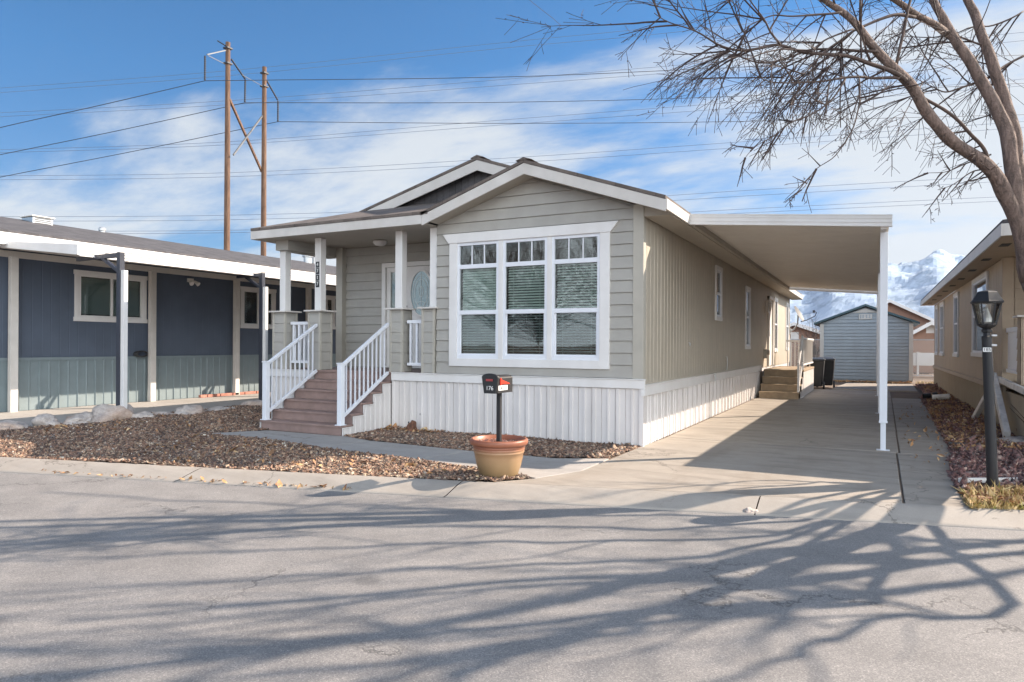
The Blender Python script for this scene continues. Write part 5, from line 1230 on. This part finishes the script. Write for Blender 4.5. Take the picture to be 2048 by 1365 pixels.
def cat(P, t):   # Catmull-Rom through the points
    n_ = len(P) - 1; f_ = min(int(t * n_), n_ - 1); u_ = t * n_ - f_; p1, p2 = P[f_], P[f_ + 1]; p0 = P[f_ - 1] if f_ > 0 else p1 * 2 - p2; p3 = P[f_ + 2] if f_ + 2 <= n_ else p2 * 2 - p1
    return .5 * ((2 * p1) + (p2 - p0) * u_ + (2 * p0 - 5 * p1 + 4 * p2 - p3) * u_ ** 2 + (3 * p1 - p0 - 3 * p2 + p3) * u_ ** 3)
WIRES_NEAR= [[[-40.59,7.83,11.54],[-38.27,10.16,12.91],[-34.42,13.29,14.5],[-30.74,16.9,16.41]],[[-30.74,16.9,16.41],[-17.81,29.83,18.85],[-4.95,42.17,21.59],[19.68,64.0,26.21]],[[-43.01,8.82,10.87],[-40.49,11.26,12.01],[-36.32,15.68,14.06],[-31.29,20.22,16.28]],[[-31.29,20.22,16.28],[-19.19,32.49,18.25],[-5.41,45.3,20.58],[20.55,67.84,25.03]],[[-46.64,10.31,10.26],[-43.84,12.9,11.46],[-38.27,18.05,13.69],[-32.0,23.57,16.18]],[[-32.0,23.57,16.18],[-20.58,35.16,17.75],[-5.88,48.44,19.61],[21.42,71.68,23.15]]]
WIRES_FAR= [[[-109.12,38.67,35.68],[-75.49,56.18,38.75],[-41.01,74.12,42.92],[-21.86,84.09,45.22],[12.06,101.75,50.34]],[[-109.12,38.67,35.06],[-75.48,56.18,38.07],[-41.01,74.13,42.16],[-21.86,84.09,44.26],[12.07,101.75,48.97]],[[-109.1,38.68,32.47],[-75.47,56.19,34.65],[-40.99,74.14,37.86],[-12.14,89.15,40.76],[27.24,109.65,45.3]],[[-109.1,38.68,31.92],[-75.46,56.19,34.1],[-40.98,74.14,37.04],[-12.14,89.15,39.74],[27.25,109.66,44.14]],[[-109.08,38.69,27.55],[-75.44,56.2,29.04],[-40.96,74.15,32.32],[-6.06,92.32,35.54],[27.27,109.67,38.81]],[[-109.08,38.69,27.14],[-75.44,56.2,28.63],[-40.96,74.15,31.64],[-6.05,92.32,34.72],[27.28,109.67,37.85]],[[-109.06,38.7,24.13],[-75.42,56.21,24.81],[-40.94,74.16,27.06],[-12.09,89.18,29.49],[27.3,109.68,32.93]],[[-109.06,38.7,23.58],[-75.42,56.21,24.26],[-40.93,74.16,26.38],[-12.09,89.18,28.73],[27.3,109.69,32.11]],[[-109.04,38.71,18.59],[-75.39,56.22,19.0],[-40.91,74.18,20.5],[-12.06,89.19,22.79],[27.33,109.7,25.55]],[[-109.04,38.71,17.98],[-75.39,56.23,18.38],[-40.9,74.18,19.88],[-12.06,89.2,22.04],[27.34,109.7,24.8]],[[-109.03,38.72,16.61],[-75.39,56.23,16.95],[-40.9,74.18,18.24],[-12.05,89.2,20.26],[27.35,109.71,22.61]],[[-109.03,38.72,16.2],[-75.38,56.23,16.61],[-40.89,74.18,17.77],[-12.05,89.2,19.71],[27.35,109.71,22.0]]]

side_l = ['uppermost', 'middle', 'lowest']
for i, w_ in enumerate(WIRES_NEAR):
    P = [Vector(p) for p in w_]; b = MB(); b.tube([cat(P, k / 40) for k in range(41)], .021, 5)
    tag(b.build('power_line', 'wire', None, fix=False), '%s dark cable running %s from the timber poles' % (side_l[i // 2], 'left' if i % 2 == 0 else 'right'), 'power line', 'cables strung from the timber poles')
rowl = ['topmost', 'second', 'third', 'fourth', 'fifth', 'lowest']
for i, w_ in enumerate(WIRES_FAR):
    P = [Vector(p) for p in w_]; b = MB(); b.tube([cat(P, k / 50) for k in range(51)], .026, 5)
    tag(b.build('power_line', 'wire_far', None, fix=False), '%s wire of the %s pair of thin grey wires across the sky' % ('upper' if i % 2 == 0 else 'lower', rowl[i // 2]), 'power line', 'thin grey wires crossing the sky')

# ================================================================== the bare tree at the right
TREE = {
'stems':[
[(4.5,-0.27,2.97,0.0942),(4.35,-0.4,3.34,0.0877),(4.18,-0.54,3.57,0.0812),(3.86,-0.77,3.79,0.0748),(3.59,-0.97,4.08,0.0685),(3.43,-1.11,4.39,0.0623),(3.23,-1.27,4.55,0.0561),(3.06,-1.41,4.74,0.05),(2.89,-1.56,4.97,0.044),(2.72,-1.7,5.12,0.0381),(2.57,-1.84,5.24,0.0322),(2.41,-1.98,5.4,0.0265),(2.19,-2.15,5.6,0.0207)],
[(4.54,-0.25,2.99,0.0942),(4.47,-0.22,3.5,0.0888),(4.42,-0.18,3.97,0.0833),(4.3,-0.17,4.31,0.0777),(4.15,-0.18,4.65,0.0721),(4.01,-0.18,4.97,0.0663),(3.89,-0.18,5.23,0.0605),(3.77,-0.17,5.52,0.0545),(3.67,-0.16,5.74,0.0485),(3.5,-0.18,6.24,0.0424),(3.24,-0.24,6.81,0.0362)],
[(4.62,-0.09,3.05,0.0908),(4.57,-0.0,3.53,0.0856),(4.51,0.08,4.16,0.0802),(4.46,0.16,4.43,0.0746),(4.35,0.22,4.84,0.0688),(4.23,0.27,5.27,0.063),(4.16,0.35,5.61,0.0569),(4.08,0.42,5.9,0.0507),(3.94,0.46,6.45,0.0444),(3.86,0.53,7.01,0.0378)],
[(3.9,-0.01,5.29,0.0548),(3.78,-0.24,5.3,0.0492),(3.61,-0.51,5.34,0.0437),(3.44,-0.76,5.36,0.0384),(3.23,-1.04,5.44,0.0332),(3.04,-1.31,5.5,0.0282),(2.79,-1.61,5.61,0.0234)]],
'limbs':[
[(3.35,-1.21,4.44,0.0259),(3.21,-1.35,4.5,0.0241),(3.04,-1.5,4.56,0.0222),(2.8,-1.7,4.62,0.0204),(2.59,-1.87,4.62,0.0186),(2.34,-2.08,4.64,0.0169),(2.15,-2.25,4.67,0.0152),(1.99,-2.4,4.61,0.0135),(1.82,-2.56,4.56,0.0118),(1.65,-2.71,4.59,0.0102),(1.49,-2.87,4.65,0.0086),(1.36,-3.0,4.7,0.007),(1.24,-3.14,4.75,0.0054),(1.12,-3.27,4.82,0.0039)],
[(3.06,-1.47,4.72,0.017),(2.85,-1.54,4.74,0.0155),(2.62,-1.61,4.79,0.014),(2.42,-1.67,4.79,0.0124),(2.23,-1.73,4.73,0.0109),(1.97,-1.82,4.69,0.0093),(1.72,-1.91,4.74,0.0077),(1.49,-1.99,4.86,0.0061),(1.31,-2.04,4.9,0.0044)],
[(3.33,-1.22,4.46,0.0173),(3.08,-1.46,4.43,0.0152),(2.89,-1.67,4.41,0.0132),(2.67,-1.89,4.35,0.0113),(2.46,-2.12,4.29,0.0094),(2.27,-2.33,4.22,0.0075),(2.09,-2.54,4.2,0.0057),(1.93,-2.73,4.24,0.0039)],
[(3.45,-0.81,5.29,0.0202),(3.23,-1.06,5.24,0.0177),(3.02,-1.3,5.13,0.0153),(2.83,-1.52,4.98,0.0129),(2.68,-1.73,4.8,0.0106),(2.52,-1.94,4.58,0.0083),(2.39,-2.14,4.39,0.0062),(2.27,-2.33,4.24,0.004)],
[(2.18,-2.38,4.61,0.0121),(2.11,-2.47,4.72,0.0103),(2.05,-2.56,4.84,0.0085),(1.93,-2.67,5.01,0.0067),(1.85,-2.77,5.16,0.0049)],
[(4.22,-0.52,3.52,0.0221),(4.15,-0.61,3.74,0.0207),(4.02,-0.72,3.9,0.0193),(3.76,-0.9,4.12,0.0179),(3.5,-1.08,4.31,0.0165),(3.35,-1.21,4.44,0.0151)],
[(2.89,-1.78,4.36,0.0093),(2.92,-1.83,4.13,0.0082),(2.88,-1.92,3.95,0.0071),(2.81,-2.02,3.69,0.0061),(2.69,-2.14,3.47,0.005),(2.53,-2.29,3.33,0.004),(2.43,-2.41,3.12,0.003),(2.25,-2.57,2.93,0.002)],
[(2.77,-1.96,4.31,0.0102),(2.61,-2.1,4.06,0.0088),(2.47,-2.23,3.9,0.0074),(2.28,-2.38,3.78,0.006),(2.13,-2.52,3.64,0.0046),(1.94,-2.67,3.51,0.0033),(1.84,-2.78,3.34,0.002)],
[(4.24,-0.4,3.55,0.0101),(4.07,-0.57,3.51,0.0074),(3.87,-0.75,3.36,0.0048),(3.67,-0.93,3.26,0.0022)],
[(4.22,-0.41,3.71,0.0101),(3.97,-0.66,3.57,0.0074),(3.76,-0.88,3.47,0.0047),(3.54,-1.1,3.41,0.0022)],
[(4.11,-0.13,4.65,0.014),(3.98,-0.28,4.57,0.0112),(3.79,-0.47,4.48,0.0086),(3.64,-0.63,4.52,0.0059),(3.48,-0.8,4.6,0.0034)],
[(2.81,-1.71,4.91,0.0105),(2.59,-1.89,4.79,0.0088),(2.45,-2.03,4.64,0.007),(2.31,-2.17,4.47,0.0053),(2.17,-2.31,4.26,0.0037),(2.07,-2.43,4.04,0.002)],
[(2.72,-1.87,5.05,0.0124),(2.49,-2.08,5.01,0.0105),(2.28,-2.28,4.93,0.0085),(2.11,-2.46,4.91,0.0066),(1.91,-2.65,4.77,0.0048),(1.79,-2.81,4.59,0.0029)],
[(4.21,0.26,5.22,0.0121),(3.92,-0.0,5.32,0.0095),(3.71,-0.23,5.25,0.0071),(3.45,-0.48,5.2,0.0047),(3.2,-0.72,5.18,0.0023)],
[(4.74,0.87,5.23,0.015),(4.57,0.67,5.11,0.0132),(4.42,0.48,4.96,0.0114),(4.3,0.31,4.84,0.0096)],
[(4.75,0.99,5.85,0.0101),(4.55,0.81,5.69,0.01),(4.31,0.61,5.61,0.0099),(4.17,0.46,5.65,0.0099)]],
'off':[
[(5.34,0.72,1.3,0.13),(5.59,-0.81,2.04,0.121),(6.06,-0.86,2.79,0.112),(6.5,-0.58,3.53,0.103),(6.98,-0.31,4.28,0.094),(7.44,-0.05,5.02,0.086),(7.95,0.16,5.77,0.077),(8.39,0.35,6.51,0.068),(8.81,0.49,7.26,0.059),(9.2,0.82,8.0,0.05)],
[(5.35,-1.45,2.1,0.1),(5.78,-1.6,2.75,0.09),(6.19,-1.58,3.4,0.08),(6.63,-1.48,4.05,0.07),(7.06,-1.32,4.7,0.06),(7.56,-1.14,5.35,0.05),(8.09,-0.89,6.0,0.04)],
[(6.07,-1.25,2.9,0.09),(7.16,-0.27,3.55,0.08),(8.43,0.95,4.2,0.07),(9.73,2.17,4.85,0.06),(11.11,3.56,5.5,0.05)],
[(6.03,-1.76,3.2,0.09),(7.66,-0.25,4.13,0.077),(9.37,1.46,5.07,0.063),(11.15,3.11,6.0,0.05)],
[(6.58,-1.57,4.0,0.1),(7.84,-0.62,4.75,0.088),(9.21,0.73,5.5,0.075),(10.65,2.04,6.25,0.062),(12.18,3.67,7.0,0.05)]],
'off2':[
[(5.36,0.45,1.75,0.034),(5.97,0.52,3.6,0.031),(6.21,1.74,5.57,0.026),(6.11,2.8,7.53,0.021),(6.04,4.19,9.5,0.017)],
[(5.36,0.45,1.75,0.038),(6.23,0.29,3.6,0.034),(6.49,1.22,5.57,0.028),(6.67,2.03,7.53,0.022),(7.27,3.11,9.5,0.017)],
[(5.36,0.45,1.75,0.038),(6.24,-0.16,3.4,0.034),(6.4,0.46,5.27,0.029),(6.93,1.24,7.13,0.024),(7.49,2.04,9.0,0.019)],
[(5.36,0.45,1.75,0.038),(6.35,-0.51,3.6,0.034),(6.96,0.23,5.4,0.028),(7.51,0.86,7.2,0.022),(8.25,1.69,9.0,0.017)],
[(5.36,0.45,1.75,0.034),(6.14,-1.26,3.4,0.031),(6.85,-0.49,5.0,0.026),(7.52,0.01,6.6,0.021),(8.18,0.6,8.2,0.017)],
[(5.36,0.45,1.75,0.041),(6.55,-1.67,3.0,0.037),(7.17,-1.14,4.17,0.032),(7.82,-0.79,5.33,0.027),(8.59,-0.28,6.5,0.022)],
[(5.36,0.45,1.75,0.041),(7.47,-1.29,3.2,0.037),(7.95,-1.0,4.13,0.032),(8.52,-0.75,5.07,0.027),(9.28,-0.31,6.0,0.022)],
[(5.36,0.45,1.75,0.027),(5.9,1.35,3.0,0.025),(6.31,1.52,4.1,0.02),(6.57,1.63,5.2,0.015)],
[(5.36,0.45,1.75,0.02),(5.75,1.62,3.4,0.019),(6.14,1.81,4.4,0.015),(6.56,2.2,5.4,0.011)]],
}
tr = thing('bare_tree', 'big leafless tree reaching in from the right over the driveway', 'tree', (5.3, .55, 0))
trunk = MB(); limb = MB(); twig = MB(); rr = random.Random(5)
for _k in ('stems',):
    TREE[_k] = [[(a, b, c, d * .9) for a, b, c, d in s_] for s_ in TREE[_k]]
def smooth_tube(mb, pts, n=10, sub=4, wob=.0, rmin=0.0):
    P = [Vector(p[:3]) for p in pts]; Rd = [p[3] for p in pts]; N = (len(P) - 1) * sub; o_ = []; r_ = []
    for k in range(N + 1):
        t = k / N; p = cat(P, t); i_ = t * (len(P) - 1); a = min(int(i_), len(P) - 2); u_ = i_ - a; r0 = Rd[a] * (1 - u_) + Rd[a + 1] * u_
        p = p + Vector((noise.noise(p * 2.3), noise.noise(p * 2.3 + Vector((9, 0, 0))), noise.noise(p * 2.3 + Vector((0, 9, 0))))) * wob
        o_.append(p); r_.append(max(rmin, r0 * (1 + .10 * noise.noise(p * 5))))
    mb.tube(o_, r_, n); return o_, r_
def grow(p, d, L, r0, lvl, droop):
    """a wandering twig with side twigs and buds"""
    n_ = max(3, int(L / .11)); pts = [p.copy()]; q = p.copy(); d = d.normalized(); rs = [r0]
    for i in range(n_):
        d = (d + Vector((rr.gauss(0, .16), rr.gauss(0, .16), rr.gauss(0, .10) + droop)) * .34).normalized(); q = q + d * L / n_
        if q.z < 3.85 and q.x < 3.9 and i > 2: n_ = i; break
        pts.append(q.copy()); rs.append(max(.0028, r0 * (1 - .8 * (i + 1) / n_)))
    twig.tube(pts, rs, 4 if lvl < 2 else 3, cap=False)
    if lvl < 3 and (lvl < 2 or rr.random() < .6):
        k = int(L / (.19 if lvl == 1 else .2)) + 1
        for _ in range(k):
            i = rr.randint(1, n_ - 1); dd = (pts[i + 1] - pts[i]).normalized(); ax = Vector((rr.gauss(0, 1), rr.gauss(0, 1), rr.gauss(0, .8))).normalized()
            nd = (dd * .75 + ax * .65).normalized(); grow(pts[i], nd, L * rr.uniform(.28, .55), rs[i] * .62, lvl + 1, droop)
    for i in range(1, n_, 2):   # buds
        if rr.random() < .45:
            a = pts[i]; e_ = Vector((rr.gauss(0, 1), rr.gauss(0, 1), rr.gauss(0, 1))).normalized() * .016; twig.tube([a, a + e_, a + e_ * 1.8], [.003, .005, .001], 3, cap=False)
base = [(5.30, .55, -.05, .23), (5.27, .50, .15, .19), (5.12, .33, .8, .165), (4.93, .12, 1.6, .155), (4.72, -.08, 2.3, .15)]
for s_ in TREE['stems'][:3]: smooth_tube(trunk, [base[-1]] + s_ if s_ is not TREE['stems'][2] else [base[-1]] + s_, 14, 5, .03)
smooth_tube(trunk, base, 16, 5, .02); smooth_tube(trunk, TREE['stems'][3], 12, 4, .03)
STEM_THIN = .9
paths = []
for s_ in TREE['limbs']:
    o_, r_ = smooth_tube(limb, s_, 7, 5, .035, .003); paths.append((o_, r_, 1.0))
for s_ in TREE['stems']: 
    Pq = [Vector(p[:3]) for p in s_]; N = 40; paths.append(([cat(Pq, k / N) for k in range(N + 1)], [s_[min(int(k / N * (len(s_) - 1)), len(s_) - 1)][3] for k in range(N + 1)], .35))
off = []
for i, s_ in enumerate(TREE['off']):
    q = ([(5.12, .33, .8, .13)] if i == 0 else []) + s_; o_, r_ = smooth_tube(trunk, q, 10, 4, .04); off.append((o_, r_))
camR = Vector((.887, .46, 0))
for o_, r_, f_ in paths:
    L = sum((b_ - a_).length for a_, b_ in zip(o_[:-1], o_[1:])); k = int(L * 5.2 * f_) + 1
    for _ in range(k):
        i = rr.randint(max(1, int(len(o_) * .12)), len(o_) - 2); dd = (o_[i + 1] - o_[i]).normalized()
        # most twigs hang down and outward to the left, a few stand up
        if rr.random() < .68: nd = dd * .55 + Vector((-.35 * .887 + rr.gauss(0, .3), rr.gauss(0, .4), -.55 + rr.gauss(0, .25)))
        else: nd = dd * .6 + Vector((rr.gauss(0, .4), rr.gauss(0, .4), .6))
        grow(o_[i], nd, rr.uniform(.45, 1.45) * min(1.0, max(.35, (o_[i].z - 3.2) / 1.2)), rr.uniform(.007, .0125), 1, -.10 if nd.z < 0 else .02)
# upper crown, above the frame: what throws the shadows across the street
def branch(p, d, L, r0, lvl):
    n_ = 6; pts = [(p.x, p.y, p.z, r0)]; q = p.copy(); d = d.normalized()
    for i in range(n_):
        d = (d + Vector((rr.gauss(0, .13), rr.gauss(0, .13), rr.gauss(0, .1) + .03))).normalized(); q = q + d * L / n_; pts.append((q.x, q.y, q.z, r0 * (1 - .6 * (i + 1) / n_)))
    o_, r_ = smooth_tube(limb, pts, 6 if lvl < 2 else 4, 2, .03, .003)
    if lvl < 3:
        for _ in range((4, 3, 4)[lvl]):
            i = rr.randint(3, len(o_) - 2); dd = (o_[i + 1] - o_[i]).normalized(); ax = Vector((rr.gauss(0, 1), rr.gauss(0, 1), rr.gauss(0, .6))).normalized()
            branch(o_[i], (dd * .95 + ax * .45 + Vector((0, 0, .12))), L * rr.uniform(.45, .75), r_[i] * .62, lvl + 1)
for s_ in TREE['off2']:
    o_, r_ = smooth_tube(limb, s_, 8, 5, .12)
    for _ in range(5):
        i = rr.randint(int(len(o_) * .4), len(o_) - 3); branch(o_[i], (o_[i + 1] - o_[i]).normalized() + Vector((rr.gauss(0, .35), rr.gauss(0, .35), .1)), rr.uniform(1.0, 2.2), r_[i] * .5, 2)
for o_, r_ in off:
    for _ in range(5):
        i = rr.randint(int(len(o_) * .45), len(o_) - 2); branch(o_[i], (o_[i + 1] - o_[i]).normalized() * .6 + Vector((rr.gauss(0, .35), rr.gauss(0, .35), .7)), rr.uniform(1.8, 3.6), r_[i] * .6, 1)
for s_ in TREE['stems']:
    e_ = Vector(s_[-1][:3]); dd = (e_ - Vector(s_[-3][:3])).normalized()
    for k in range(5): branch(e_, dd * .5 + Vector((rr.gauss(0, .3), rr.gauss(0, .3), .6)), rr.uniform(3.0, 4.6), s_[-1][3] * .75, 0)
for i_ in (6, 8, 10):
    s_ = TREE['stems'][0]; p_ = Vector(s_[i_][:3]); branch(p_, Vector((rr.gauss(.15, .3), rr.gauss(0, .3), 1.0)), rr.uniform(2.4, 3.8), s_[i_][3] * .35, 1)
trunk.build('trunk', 'bark', tr, smooth=True, fix=False)
limb.build('limbs', 'limb_bark', tr, smooth=True, fix=False)
twig.build('twigs', 'twig', tr, fix=False)
